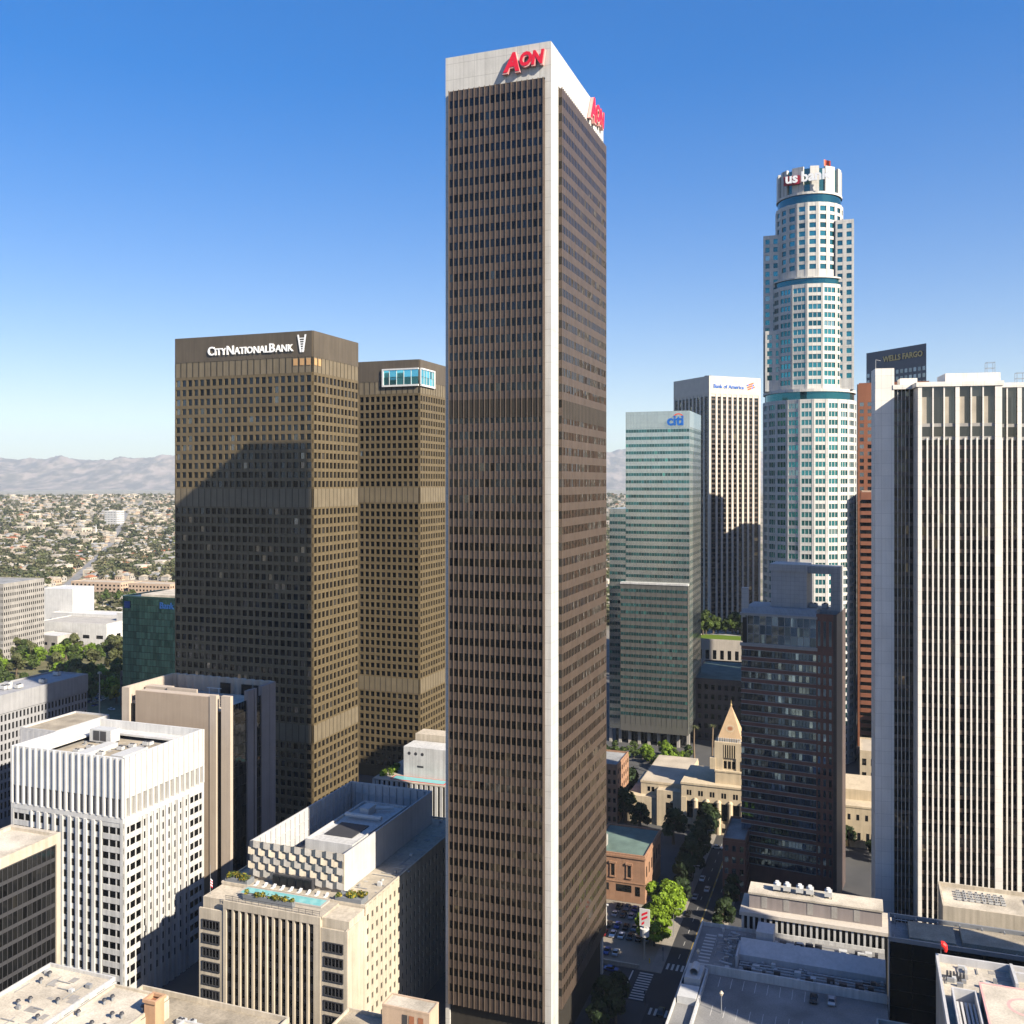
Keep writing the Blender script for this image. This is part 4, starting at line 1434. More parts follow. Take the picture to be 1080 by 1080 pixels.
def tan_tower():
    o = (-92.6, 315.0)
    W, D, ZT = 44.5, 25.4, 79.5
    root = thing('office_building', 'tan windowless-fronted tower with dark slots behind the white block', 'office block', (*o, 0), TH)
    mb = MB(); mb.box(-W + 0.3, -0.3, 0.5, D - 0.3, 0, ZT - 5.5, 0, ('bot',)); mb.build('tower_core', 'black_stone', root)
    mb = MB(); mb.box(-W + 5.6, -8.2, -0.05, 0.7, 0, ZT - 0.8, 0, ('bot',)); mb.build('blank_wall', 'tan_panel', root)
    mb = MB(); mb.box(-W, -W + 3.2, -0.25, 1.2, 0, ZT, 0, ('bot',)); mb.box(-8.2, -5.6, -0.25, 1.2, 0, ZT - 0.02, 0, ('bot',)); mb.box(-3.6, 0, -0.25, 1.2, 0, ZT, 0, ('bot',))
    mb.build('front_piers', 'tan_light', root)
    mb = MB()
    for y0, y1 in ((9.0, 12.4), (13.2, 14.2), (17.2, 21.6), (21.7, D)):
        mb.box(-1.2, 0.25 if y1 < D else 0.3, y0, y1, 0, ZT - (0.02 if y0 > 17 else 0), 0, ('bot',))
    mb.build('side_piers', 'pier_mauve', root)
    panes = []
    S = right(1.3, 9.0, -0.3); S2 = right(14.2, 17.2, -0.3)
    for a, b in floors(ZT - 3, 3, 3.5, 3.3):
        for i in range(5):
            panes.append((S, i * S.w / 5 + 0.04, (i + 1) * S.w / 5 - 0.04, a, b, 0.06))
        for i in range(2):
            panes.append((S2, i * S2.w / 2 + 0.04, (i + 1) * S2.w / 2 - 0.04, a, b, 0.06))
    panes_later(root, panes, 'glass_dark', lo=0.5, hi=1.4)
    # parapet walls: straight front, scalloped sides and back
    mb = MB()
    mb.box(-W, -W + 0.9, 1.2, D, ZT - 6, ZT)
    pts = []
    n = 60
    for i in range(n + 1):
        x = -W + 0.9 + (W - 1.2) * i / n
        pts.append((x, D - 0.4 + 0.55 * math.sin(i * 1.25)))
    for i in range(n):
        (xa, ya), (xb, yb) = pts[i], pts[i + 1]
        mb.hexa([(xa, ya, ZT - 6), (xb, yb, ZT - 6), (xb, yb + 1.2, ZT - 6), (xa, ya + 1.2, ZT - 6),
                 (xa, ya, ZT), (xb, yb, ZT), (xb, yb + 1.2, ZT), (xa, ya + 1.2, ZT)], 0, ('bot',))
    mb.box(-W + 4, -9, 2.2, 7, ZT - 5.4, ZT - 1.6); mb.box(-W + 2, -W + 12, 9, 12, ZT - 5.4, ZT - 1.2)
    mb.box(-W + 12, -20, 8.2, 8.8, ZT - 5.4, ZT - 0.8)
    mb.build('parapet', 'tan_light', root)
    mb = MB(); mb.box(-W + 0.9, -0.35, 1.25, D - 0.9, ZT - 5.5, ZT - 5.4); mb.build('roof_deck', 'roof_pale', root)
    mb = MB()
    for x in (-22, -13, -8):
        mb.box(x, x + 4, D - 1.6, D - 1.0, ZT - 5.4, ZT - 1.6)
    mb.build('roof_door', 'black_stone', root)
    mb = MB()
    for x in (-20, -16):
        mb.bar((x, 15, ZT - 5.4), (x, 15, ZT - 1.5), 0.12)
    mb.bar((-21, 15, ZT - 1.5), (-15, 15, ZT - 1.5), 0.12); mb.build('roof_davit', 'white_metal', root)


def pool_hotel():
    o = (-48.0, 240.0)
    ZR = 41.0
    root = thing('hotel_building', 'cream hotel with a rooftop pool and a chevron-patterned roof screen', 'hotel', (*o, 0), TH)
    mb = MB()
    mb.box(-36.4, 7.4, 1.2, 74.5, 0, ZR - 0.6, 0, ('bot',))
    mb.box(-28.8, -0.3, 0.3, 1.19, 0, ZR - 1.2, 0, ('bot',))
    mb.build('building_core', 'cream', root)
    mb = MB(); mb.box(-36.3, 7.3, 9.0, 74.4, ZR - 0.62, ZR - 0.15); mb.box(-29, 0, 0.6, 9.0, ZR - 0.62, ZR - 0.16); mb.build('roof_deck', 'cream_dirty', root)
    # front middle block: glass strips between fins
    F = front(-29, 0)
    fins = MB()
    n = 13
    F.box(fins, 0, F.w, ZR - 2.0, ZR, -0.1, 0.35); F.box(fins, 0, 0.9, 0, ZR - 2, -0.1, 0.32); F.box(fins, F.w - 1.6, F.w, 0, ZR - 2, -0.1, 0.32)
    st = (F.w - 2.5) / n
    for i in range(n):
        a = 0.9 + i * st
        F.box(fins, a + st - 0.30, a + st + 0.30, 0, ZR - 2.0, -0.6, 0.30)
        gl = MB()
        z = 2.0
        while z < ZR - 2.2:
            zz = min(z + 2.0, ZR - 2.05)
            F.quad(gl, a + 0.1, a + st - 0.1, z, zz, -0.25, 0, tint(0.5, 1.3, 0.04), 0.02)
            F.quad(gl, a + 0.1, a + st - 0.1, zz, min(z + 3.6, ZR - 2.05), -0.25, 1)
            z += 3.6
        gl.build('window_strip', ['glass_dark', 'dark_metal'], root)
    fins.build('facade_fins', 'cream', root)
    # wings either side, a little lower, with wide framed windows
    mb = MB()
    mb.box(-36.7, -29.02, -0.1, 9.0, 0, 37.2, 0, ('bot',)); mb.box(-36.7, -29.02, -0.1, 0.35, 37.2, 38.0)
    mb.build('wing', 'cream', root)
    mb = MB()
    mb.box(0.02, 7.7, -0.1, 9.0, 0, 37.6, 0, ('bot',)); mb.box(7.0, 7.7, -0.1, 9.0, 37.6, 38.6); mb.box(0.02, 7.0, -0.1, 0.35, 37.6, 38.4)
    mb.build('wing', 'cream', root)
    panes = []
    for S in (front(-36.7, -29.02, -0.1), front(0.02, 7.7, -0.1)):
        fr = MB()
        for a, b in floors(36.2, 3, 3.66, 2.0, 0.4):
            u0, u1 = 1.2, 6.3
            S.box(fr, u0 - 0.25, u1 + 0.25, a - 0.25, a, -0.02, 0.22); S.box(fr, u0 - 0.25, u1 + 0.25, b, b + 0.25, -0.02, 0.22)
            for i in range(6):
                x = u0 + (u1 - u0) * i / 5
                S.box(fr, x - 0.09 - (0.15 if i == 0 else 0), x + 0.09 + (0.15 if i == 5 else 0), a, b, -0.02, 0.20)
                if i < 5:
                    panes.append((S, x + 0.1, x + (u1 - u0) / 5 - 0.1, a, b, 0.05))
        fr.build('window_frames', 'dark_metal', root)
    # long right side: rows of small windows between shallow pilasters
    R_ = right(0, 75, 7.4)
    side = MB()
    rows = floors(ZR - 1.6, 3, 3.55, 1.7)
    grid(R_, side, panes, 26, rows, 0, ZR, 1.5, 0.34, 0.30, u0=9.05, u1=75)
    grid(R_, side, panes, 3, rows[:-1], 0, 36.6, 1.5, 0.34, 0.31, u0=0.3, u1=9.0)
    side.build('side_wall', 'cream', root)
    panes_later(root, panes, 'glass_dark', lo=0.4, hi=1.3, pale=0.15, palec=(4.2, 4.0, 3.4))
    mb = MB(); mb.ring(-36.5, 7.74, 9.02, 75, ZR - 0.2, ZR + 0.35, 0.4); mb.build('parapet', 'cream', root)
    # roof screen: chevron-patterned front, tall plain sides
    x0, x1, y0, y1, zs = -31.0, -1.6, 14.3, 70.5, ZR + 10.2
    S = front(x0, x1, y0)
    n, k = 9, 5
    w = S.w / n
    # the pattern is folded: every lozenge is a pair of tilted plates
    fold = MB()
    hgt = (zs - ZR - 0.6) / k
    for r in range(k):
        for i in range(n):
            sh = 0.5 * w if r % 2 else 0.0
            z = ZR + 0.6 + r * hgt
            for h in range(2):
                a = i * w + sh + h * w / 2 - (w if False else 0)
                b = a + w / 2
                if a >= S.w - 0.01:
                    a -= S.w; b -= S.w
                b = min(b, S.w)
                n0, n1 = (0.25, 0.95) if h == 0 else (0.95, 0.25)
                zz = 0.35 * hgt if h == 0 else -0.35 * hgt
                p = S.p
                d0 = 0.0 if h == 0 else zz * -1
                fold.quad(p(a, n0, z + (0 if h == 0 else 0.35 * hgt)), p(b, n1, z + (0.35 * hgt if h == 0 else 0)),
                          p(b, n1 * 0.9, z + hgt + (0.35 * hgt if h == 0 else 0) - 0.02), p(a, n0 * 0.9, z + hgt + (0 if h == 0 else 0.35 * hgt) - 0.02), (h + r) % 2)
    fold.build('chevron_panels', ['cream', 'concrete'], root)
    mb = MB(); mb.box(x0, x1, y0, y0 + 0.4, ZR - 0.1, zs); mb.build('screen_front', 'cream_dirty', root)
    mb = MB(); mb.box(x1 - 0.4, x1, y0 + 0.4, y1, ZR - 0.1, zs); mb.box(x0, x0 + 0.4, y0 + 0.4, y1, ZR - 0.1, zs - 0.01); mb.box(x0 + 0.4, x1 - 0.4, y1 - 0.4, y1, ZR - 0.1, zs - 0.02)
    mb.build('screen_walls', 'grey_screen', root)
    mb = MB()
    for i in range(22):
        y = y0 + 1.5 + i * 2.5
        mb.box(x0 + 0.4, x0 + 0.75, y, y + 0.25, ZR, zs - 0.4)
    for z in (ZR + 3.4, ZR + 6.6):
        mb.box(x0 + 0.41, x0 + 0.65, y0 + 0.5, y1 - 0.5, z, z + 0.25)
    for i in range(11):
        x = x0 + 1.5 + i * 2.5
        mb.box(x, x + 0.25, y1 - 0.75, y1 - 0.4, ZR, zs - 0.4)
    for z in (ZR + 3.4, ZR + 6.6):
        mb.box(x0 + 0.5, x1 - 0.5, y1 - 0.65, y1 - 0.41, z, z + 0.25)
    mb.build('screen_studs', 'grey_screen', root)
    mb = MB(); mb.box(-19.5, -4.5, 24, 58, ZR, ZR + 8.2); mb.ring(-19.5, -4.5, 24, 58, ZR + 8.2, ZR + 8.9, 0.4); mb.build('plant_room', 'white_paint', root)
    mb = MB(); mb.box(-17, -8, 30, 40, ZR + 8.22, ZR + 8.5); mb.build('plant_grille', 'dark_metal', root)
    mb = MB()
    mb.bar((-18, 44, ZR + 9.4), (-6, 44, ZR + 9.4), 0.7, n=8); mb.bar((-16, 50, ZR + 9.4), (-7, 54, ZR + 9.4), 0.6, n=8); mb.box(-15, -12, 47, 52, ZR + 8.2, ZR + 10.6)
    mb.build('plant_ducts', 'mech_white', root)
    roof_clutter(o, x1 + 0.6, 6.5, 16, 72, ZR - 0.15, 34, 32, root)
    # pool terrace
    mb = MB(); mb.box(-28, -2.6, 4.4, 8.8, ZR - 0.14, ZR + 0.25); mb.build('pool_rim', 'concrete_pale', root)
    mb = MB(); mb.box(-27.4, -3.2, 4.9, 8.3, ZR + 0.252, ZR + 0.28); mb.build('pool_water', 'pool_water', root)
    mb = MB()
    for i in range(15):
        x = -28.5 + i * 2.0
        mb.bar((x, 0.2, ZR), (x, 0.2, ZR + 1.2), 0.05)
    mb.bar((-28.7, 0.2, ZR + 1.2), (-0.3, 0.2, ZR + 1.2), 0.06); mb.bar((-28.7, 0.2, ZR + 0.7), (-0.3, 0.2, ZR + 0.7), 0.04)
    mb.build('terrace_railing', 'dark_metal', root)
    mb = MB(); mb.box(-22.5, -10.2, 12.6, 14.29, ZR, ZR + 3.0)
    for i in range(5):
        mb.box(-22.4 + i * 2.45, -20.4 + i * 2.45, 12.3, 12.6, ZR + 0.3, ZR + 2.6, 1)
    mb.build('cabana_row', ['dark_metal', 'black_stone'], root)
    proto = None
    for i in range(9):       # sun loungers
        c = grid_pt(o, -26.5 + i * 2.7, 10.6)
        if proto is None:
            t = thing('sun_lounger', 'white sun lounger beside the rooftop pool', 'sun lounger', (*c, ZR - 0.15), TH, 'sun loungers beside the rooftop pool')
            mb = MB(); mb.box(-0.4, 0.4, -1, 0.4, 0.25, 0.4); mb.build('seat', 'white_metal', t)
            mb = MB(); mb.hexa([(-0.4, 0.4, 0.25), (0.4, 0.4, 0.25), (0.4, 1.1, 0.75), (-0.4, 1.1, 0.75), (-0.4, 0.4, 0.4), (0.4, 0.4, 0.4), (0.4, 1.1, 0.9), (-0.4, 1.1, 0.9)]); mb.build('backrest', 'white_metal', t)
            mb = MB()
            for sx in (-0.35, 0.35):
                mb.box(sx - 0.04, sx + 0.04, -0.9, -0.8, 0, 0.25); mb.box(sx - 0.04, sx + 0.04, 0.3, 0.4, 0, 0.25)
            mb.build('frame', 'white_metal', t)
            proto = t
        else:
            r = proto.copy(); COL.objects.link(r); r.location = (*c, ZR - 0.15)
            for ch in list(proto.children):
                q = ch.copy(); COL.objects.link(q); q.parent = r
    return o, ZR


def planter(loc, rotz, w, d, label, seed):
    t = thing('planter', label, 'planter', loc, rotz)
    mb = MB(); mb.box(-w / 2, w / 2, -d / 2, d / 2, 0, 1.6, 0, ('top',)); mb.box(-w / 2 + 0.15, w / 2 - 0.15, -d / 2 + 0.15, d / 2 - 0.15, 1.3, 1.4); mb.build('trough', 'planter_grey', t)
    rnd = random.Random(seed)
    mb = MB()
    leaf_clump(mb, [((rnd.uniform(-w / 2 + 0.4, w / 2 - 0.4), rnd.uniform(-d / 2 + 0.4, d / 2 - 0.4), 1.9), 0.8) for _ in range(14)], 26, 0.35, rnd)
    mb.m = [1 if rnd.random() < 0.45 else 0 for _ in mb.m]
    mb.build('shrubs', ['leaf_mid', 'leaf_yellow'], t)


def leaf_clump(mb, blobs, n, size, rnd, flat=0.8, tlo=0.55, thi=1.5):
    """leaf-sized faces spread through a set of blobs; each blob has its own tone"""
    for (cx, cy, cz), r in blobs:
        tone = rnd.uniform(tlo, thi)
        for _ in range(n):
            v = Vector((rnd.gauss(0, 1), rnd.gauss(0, 1), rnd.gauss(0, 1))).normalized()
            rr = r * rnd.uniform(0.55, 1.08)
            p = Vector((cx + v.x * rr, cy + v.y * rr, cz + v.z * rr * flat))
            nn = (v + Vector((rnd.uniform(-0.8, 0.8), rnd.uniform(-0.8, 0.8), rnd.uniform(-0.3, 0.9)))).normalized()
            a = nn.orthogonal().normalized(); b = nn.cross(a)
            th = rnd.uniform(0, math.pi)
            a, b = a * math.cos(th) + b * math.sin(th), b * math.cos(th) - a * math.sin(th)
            s = size * rnd.uniform(0.6, 1.3)
            k = tone * rnd.uniform(0.8, 1.2)
            mb.quad(tuple(p - a * s - b * s * 0.5), tuple(p + a * s * 0.2 - b * s * 0.7), tuple(p + a * s + b * s * 0.4), tuple(p - a * s * 0.3 + b * s * 0.7), 0, (k, k, k * rnd.uniform(0.8, 1.1)))


def crown_blobs(rnd, R_, h, n, z0):
    out = []
    for i in range(n):
        a = rnd.uniform(0, 2 * math.pi)
        q = math.sqrt(rnd.random())
        t = rnd.random()
        prof = math.sqrt(max(0.05, 1 - (2 * t - 0.9) ** 2)) if t > 0.0 else 0.4
        r = R_ * q * min(1, prof)
        out.append(((r * math.cos(a) * 0.8, r * math.sin(a) * 0.8, z0 + h * t), R_ * rnd.uniform(0.28, 0.42)))
    return out


TREE_MESH = {}


def tree_meshes(kind):
    """trunk and crown meshes for one kind of tree; the copies share them"""
    if kind in TREE_MESH:
        return TREE_MESH[kind]
    spec = dict(ficus=(6.2, 8.0, 3.6, 26, 150, 0.42, 'leaf_ficus'), street=(3.8, 5.0, 3.0, 16, 70, 0.50, 'leaf_dark'),
                park=(4.6, 6.4, 3.0, 16, 60, 0.62, 'leaf_mid'), lime=(4.4, 5.0, 2.6, 14, 60, 0.60, 'leaf_bright'),
                olive=(4.6, 7.0, 3.2, 15, 55, 0.65, 'leaf_olive'), yellow=(2.8, 3.8, 2.2, 10, 40, 0.55, 'leaf_yellow'))[kind]
    R_, h, z0, nb, nl, sz, mat = spec
    rnd = random.Random(kind)
    if kind == 'ficus':
        blobs = []
        for i in range(52):
            v = Vector((rnd.gauss(0, 1), rnd.gauss(0, 1), rnd.gauss(0, 1) + 0.25)).normalized()
            blobs.append(((v.x * 4.9, v.y * 4.9, z0 + 3.8 + v.z * 3.9), rnd.uniform(1.2, 1.7)))
    else:
        blobs = crown_blobs(rnd, R_, h, nb, z0)
    mb = MB(); leaf_clump(mb, blobs, nl, sz, rnd)
    crown = mb.mesh('crown', [mat])
    tb = MB()
    tb.bar((0, 0, 0), (0.1, 0.05, z0 + h * 0.25), 0.42, 0.26, 8)
    for (x, y, z), r in blobs[:6]:
        tb.bar((0.08, 0.04, z0 + h * 0.1), (x * 0.8, y * 0.8, z - r * 0.3), 0.2, 0.06, 5)
    trunk = tb.mesh('trunk', ['bark'])
    TREE_MESH[kind] = (trunk, crown)
    return TREE_MESH[kind]


def tree(kind, x, y, z, s, label, group=None, name='tree'):
    trunk, crown = tree_meshes(kind)
    t = thing(name, label, 'tree', (x, y, z), random.uniform(0, 6.28), group)
    t.scale = (s, s, s * random.uniform(0.9, 1.12))
    link('trunk', trunk, t); link('crown', crown, t)
    return t


PALM = {}


def palm(x, y, z, h, label, group=None):
    if not PALM:
        rnd = random.Random(3)
        mb = MB(); mb.bar((0, 0, 0), (0.05, 0, 0.6), 0.03, 0.018, 8); mb.bar((0.05, 0, 0.6), (0.0, 0.02, 1.0), 0.018, 0.016, 8)
        PALM['trunk'] = mb.mesh('trunk', ['palm_bark'])
        mb = MB()
        for i in range(26):
            a = rnd.uniform(0, 6.28); up = rnd.uniform(-0.3, 1.0)
            p = Vector((0, 0, 0)); d = Vector((math.cos(a), math.sin(a), up)).normalized()
            side = Vector((-math.sin(a), math.cos(a), 0))
            k = rnd.uniform(0.7, 1.5)
            for j in range(5):
                q = p + d * 0.55
                w0, w1 = 0.34 * (1 - j / 5.5), 0.34 * (1 - (j + 1) / 5.5)
                mb.quad(tuple(p - side * w0), tuple(p + side * w0), tuple(q + side * w1), tuple(q - side * w1), 0, (k, k, k))
                p = q; d = (d + Vector((0, 0, -0.38))).normalized()
        PALM['crown'] = mb.mesh('crown', ['leaf_olive'])
    t = thing('palm_tree', label, 'palm', (x, y, z), random.uniform(0, 6.28), group)
    tr = link('trunk', PALM['trunk'], t); tr.scale = (h * 0.9, h * 0.9, h)
    cr = link('crown', PALM['crown'], t); cr.location = (0, 0, h)
    cr.scale = (1.0, 1.0, 1.0)
    return t


white_block_tower()
dark_grid_building()
tan_tower()
HO, HZ = pool_hotel()
planter((*grid_pt(HO, -32.0, 11.0), HZ - 0.2), TH, 7.0, 3.4, 'grey planter with yellow shrubs at the left end of the rooftop pool', 1)
planter((*grid_pt(HO, 2.6, 11.0), HZ - 0.2), TH, 7.6, 3.8, 'grey planter with yellow-green shrubs at the right end of the rooftop pool', 2)
planter((*grid_pt(HO, -17, 2.6), HZ - 0.2), TH, 15.0, 1.4, 'long planter of dry grasses between the rooftop pool and the railing', 3)
t = thing('flagpole', 'thin flagpole with a red and white flag beside the pool hotel', 'flagpole', (*grid_pt(HO, -35.5, 3.0), 37.2), TH)
mb = MB(); mb.bar((0, 0, 0), (0, 0, 11), 0.09, 0.05); mb.build('pole', 'grey_metal', t)
mb = MB()
for i in range(6):
    z0 = 5.2 + i * 0.36
    mb.quad((0.05, 0, z0), (0.55, 0.2, z0 - 0.5), (0.55, 0.2, z0 - 0.14), (0.05, 0, z0 + 0.36), i % 2)
mb.build('flag_cloth', ['sign_red', 'sign_white'], t)


def second_pool_building():
    """low finned block with a roof pool and a tall white stair tower between the brown towers"""
    c = (-52.0, 356.0)
    root = thing('hotel_building', 'white finned low building with a second rooftop pool and a blank white stair tower', 'hotel', (*c, 0), TH)
    ZR = 40.0
    mb = MB(); mb.box(0.5, 31.5, 0.5, 29.5, 0, ZR - 0.3, 0, ('bot',)); mb.build('building_core', 'joint_dark', root)
    mb = MB()
    for S, n in ((front(0, 32), 16), (right(0, 30, 32.0), 15)):
        st = S.w / n
        for i in range(n + 1):
            u = min(max(i * st, 0.6), S.w - 0.6)
            S.box(mb, u - 0.55, u + 0.55, 0, ZR - 0.31, -0.6, 0.0)
    mb.build('facade_fins', 'white_paint', root)
    mb = MB(); mb.box(0, 32, 0, 30, ZR - 0.3, ZR); mb.build('roof_deck', 'cream_dirty', root)
    mb = MB(); mb.box(6.4, 28.6, 1.4, 6.6, ZR + 0.004, ZR + 0.05); mb.build('pool_rim', 'pool_red', root)
    mb = MB(); mb.box(7, 28, 2.0, 6.0, ZR + 0.054, ZR + 0.1); mb.build('pool_water', 'pool_water', root)
    mb = MB(); mb.box(9.5, 31.0, 7.0, 16, ZR + 0.004, 51.0); mb.build('stair_tower', 'white_paint', root)
    mb = MB(); mb.box(9.8, 30.8, 16.5, 24, ZR + 0.004, 53.5); mb.build('upper_block', 'cream', root)
    F = front(9.5, 31.0, 7.0)
    mb = MB()
    for i in range(3):
        for k in range(12):
            a0, a1 = 2 * math.pi * k / 12, 2 * math.pi * (k + 1) / 12
            u, z = 2.3 + i * 2.7, 48.6
            mb.poly([F.p(u, 0.05, z), F.p(u + 0.62 * math.cos(a0), 0.05, z + 0.62 * math.sin(a0)), F.p(u + 0.62 * math.cos(a1), 0.05, z + 0.62 * math.sin(a1))])
    F.quad(mb, 5.6, 8.2, 43.6, 44.3, 0.05)
    mb.build('vents', 'dark_metal', root)
    rnd = random.Random(8)
    t = thing('hedge', 'bright green hedge on the roof of the white finned building', 'hedge', (*grid_pt(c, 3.5, 8), ZR), TH)
    mb = MB(); leaf_clump(mb, [((rnd.uniform(-2, 1.5), rnd.uniform(-5, 8), 0.8), 1.2) for _ in range(20)], 50, 0.35, rnd)
    mb.build('foliage', 'leaf_bright', t)


second_pool_building()


def green_glass_building():
    o = (-228.0, 560.0)
    root = thing('office_building', 'dark green mirror glass block with blue lettering left of the broad brown tower', 'office block', (*o, 0), TH)
    W, D, ZT = 52, 34, 84.0
    mb = MB(); mb.box(0.1, W - 0.1, 0.1, D, 0, ZT - 0.6, 0, ('bot',)); mb.build('tower_core', 'black_stone', root)
    F = front(0, W)
    panes = []
    n = 26
    H = 3.9
    z = ZT - 1.2
    while z > 4:
        for i in range(n):
            panes.append((F, i * W / n + 0.05, (i + 1) * W / n - 0.05, z - H + 0.06, z, 0.0))
        z -= H
    mm = MB()
    z = ZT - 1.2
    while z > 4:
        F.box(mm, 0, W, z - 0.12, z + 0.12, -0.1, 0.08)
        z -= H
    mm.build('floor_lines', 'glass_black', root)
    panes_later(root, panes, 'glass_green', lo=0.6, hi=1.25, j=0.006)
    mb = MB(); mb.ring(0, W, 0, D, ZT - 1.19, ZT, 0.5); mb.build('parapet', 'glass_green', root)
    mb = MB(); mb.box(11, W - 0.5, 3, D - 1, ZT - 0.6, ZT + 0.9); mb.build('roof_deck', 'roof_pale', root)
    letters(F, [('Bank', 1.0, 0)], 27.0, 37.0, ZT - 6.4, 0.1, 0.3, 'sign_navy', root, 'sign', 0, 0.02)
    mb = MB(); F.box(mb, 1.6, 5.6, ZT - 7.2, ZT - 3.2, 0.02, 0.4); mb.build('emblem', 'sign_navy', root)


green_glass_building()


def long_civic_block():
    far = (-194.2, 437.4)
    root = thing('civic_building', 'long pale civic block half in shadow behind the white office block', 'civic building', (*far, 0), TH)
    mb = MB(); mb.box(-20, -0.3, -110, -0.1, 0, 61.4, 0, ('bot',)); mb.build('building_core', 'concrete', root)
    S = right(-110, 0, -0.3)
    panes = []
    mb = MB()
    grid(S, mb, panes, 58, floors(54.8, 8, 4.0, 2.7), 0, 54.9, 0.85, 0.32, 0.28)
    mb.build('facade_grid', 'civic_stone', root)
    mb = MB(); mb.box(-20.3, 0.35, -110.2, 0.2, 54.9, 62.0); mb.build('attic', 'civic_stone', root)
    mb = MB(); mb.ring(-20.3, 0.35, -110.2, 0.2, 62.0, 62.6, 0.5); mb.build('parapet', 'civic_stone', root)
    panes_later(root, panes, 'glass_black', lo=0.5, hi=1.2)
    rnd = random.Random(11)
    roof_units((*far, 0), TH, [(-rnd.uniform(4, 16), -rnd.uniform(3, 60), 62.0) for _ in range(8)], 'grey rooftop unit on the long civic block', 'units on the long civic block', 0.9, 2)


long_civic_block()


def simple_block(name, label, cat, o, W, D, zt, wall, roof, rows=None, cols=(8, 8), rotz=TH, par=0.7, mat='glass_dark', z0=0.0, win=0.5, group=None, pd=0.16, limit=100):
    """plain flat-roofed block with a real window grid on its two seen sides; origin is its front left corner"""
    t = thing(name, label, cat, (o[0], o[1], z0), rotz, group)
    mb = MB(); mb.box(0.05, W - 0.05, 0.05, D, 0, zt - par, 0, ('bot', 'top')); mb.ring(0, W, 0, D, zt - par - 0.2, zt, 0.35)
    panes = []
    if rows:
        st = zt / (rows + 0.35)
        rr = [(i * st + st * (0.5 - win / 2), i * st + st * (0.5 + win / 2)) for i in range(rows)]
        for S, n in ((front(0, W), cols[0]), (right(0, D, W), cols[1])):
            grid(S, mb, panes, n, rr, 0, zt - par - 0.21, S.w / n * 0.5, pd, pd - 0.03)
    mb.build('wall', wall, t)
    mb = MB(); mb.box(0.3, W - 0.3, 0.3, D - 0.3, zt - par - 0.1, zt - par); mb.build('roof', roof, t)
    if panes:
        panes_later(t, panes, mat, lo=0.4, hi=1.2, limit=limit)
    return t


simple_block('office_building', 'narrow grey block with a bare tan roof peeking above the white office block', 'office block', (-185.0, 360.0), 17, 27, 58.0, 'grey_screen', 'roof_tan', 3, (6, 8))
# near roofs along the bottom edge, left
NO = (-78.0, 202.0)
t = simple_block('low_building', 'low cream building with a tan flat roof along the bottom edge', 'low building', grid_pt(NO, 0, -40), 36, 40, 44.0, 'cream', 'roof_tan', 6, (9, 8), par=1.0)
roof_clutter(NO, 12.5, 34, -38, -2, 43.0, 46, 33, t)
t = simple_block('low_building', 'white flat-roofed penthouse with vents on the low cream building', 'penthouse', grid_pt(NO, -1, -26), 13.5, 19, 4.4, 'cream', 'roof_pale', 1, (3, 3), z0=43.1, par=0.5)
t = simple_block('low_building', 'white flat-roofed annex with vents at the bottom left corner', 'low building', grid_pt(NO, -21, -38), 17.5, 34, 47.0, 'white_paint', 'roof_pale', 6, (5, 8), par=0.7)
roof_clutter(NO, 1.0, 16, 1, 31, 46.3, 34, 34, t)
t = simple_block('low_building', 'small white roof hut right of the clay chimney', 'roof hut', grid_pt(NO, 18.5, -22), 8, 12, 2.4, 'white_paint', 'roof_pale', None, z0=43.1, par=0.3)
t = thing('chimney', 'square clay-coloured chimney on the tan roof at the bottom edge', 'chimney', (*grid_pt(NO, 13.6, -12.4), 43.0), TH)
mb = MB(); mb.box(-1.3, 1.3, -1.3, 1.3, 0, 6.6, 0, ('top',)); mb.build('stack', 'orange_clay', t)
mb = MB(); mb.ring(-1.55, 1.55, -1.55, 1.55, 6.6, 7.2, 0.5); mb.build('rim', 'orange_clay', t)
mb = MB(); mb.box(-1.05, 1.05, -1.05, 1.05, 6.0, 6.3); mb.build('flue', 'terracotta', t)


def roof_vents(o, spots, label, group):
    proto = None
    for x, y, z in spots:
        c = grid_pt(o, x, y)
        if proto is None:
            t = thing('roof_vent', label, 'vent', (*c, z), TH, group)
            mb = MB(); mb.cyl(0, 0, 0, 0.9, 0.22, n=8); mb.build('pipe', 'grey_metal', t)
            mb = MB(); mb.cyl(0, 0, 0.9, 1.25, 0.5, 0.34, n=8); mb.build('cowl', 'dark_metal', t)
            proto = t
        else:
            r = proto.copy(); COL.objects.link(r); r.location = (*c, z)
            for ch in list(proto.children):
                q = ch.copy(); COL.objects.link(q); q.parent = r


rnd = random.Random(21)
roof_vents(NO, [(rnd.uniform(0.5, 11), rnd.uniform(-24, -8.5), 47.0) for _ in range(10)], 'dark-cowled roof vent on the white penthouse roof at the bottom edge', 'vents on the white penthouse roof')
roof_vents(NO, [(rnd.uniform(-19, -6), rnd.uniform(-30, -6), 46.3) for _ in range(9)], 'dark-cowled roof vent on the white annex roof at the bottom left', 'vents on the white annex roof')
roof_units((*NO, 0), TH, [(16.5, -8, 43.1), (18.8, -8, 43.1), (26.5, -13, 43.1), (28.6, -13, 43.1)], 'grey rooftop unit on the tan roof by the clay chimney', 'units on the tan roof', 0.55)
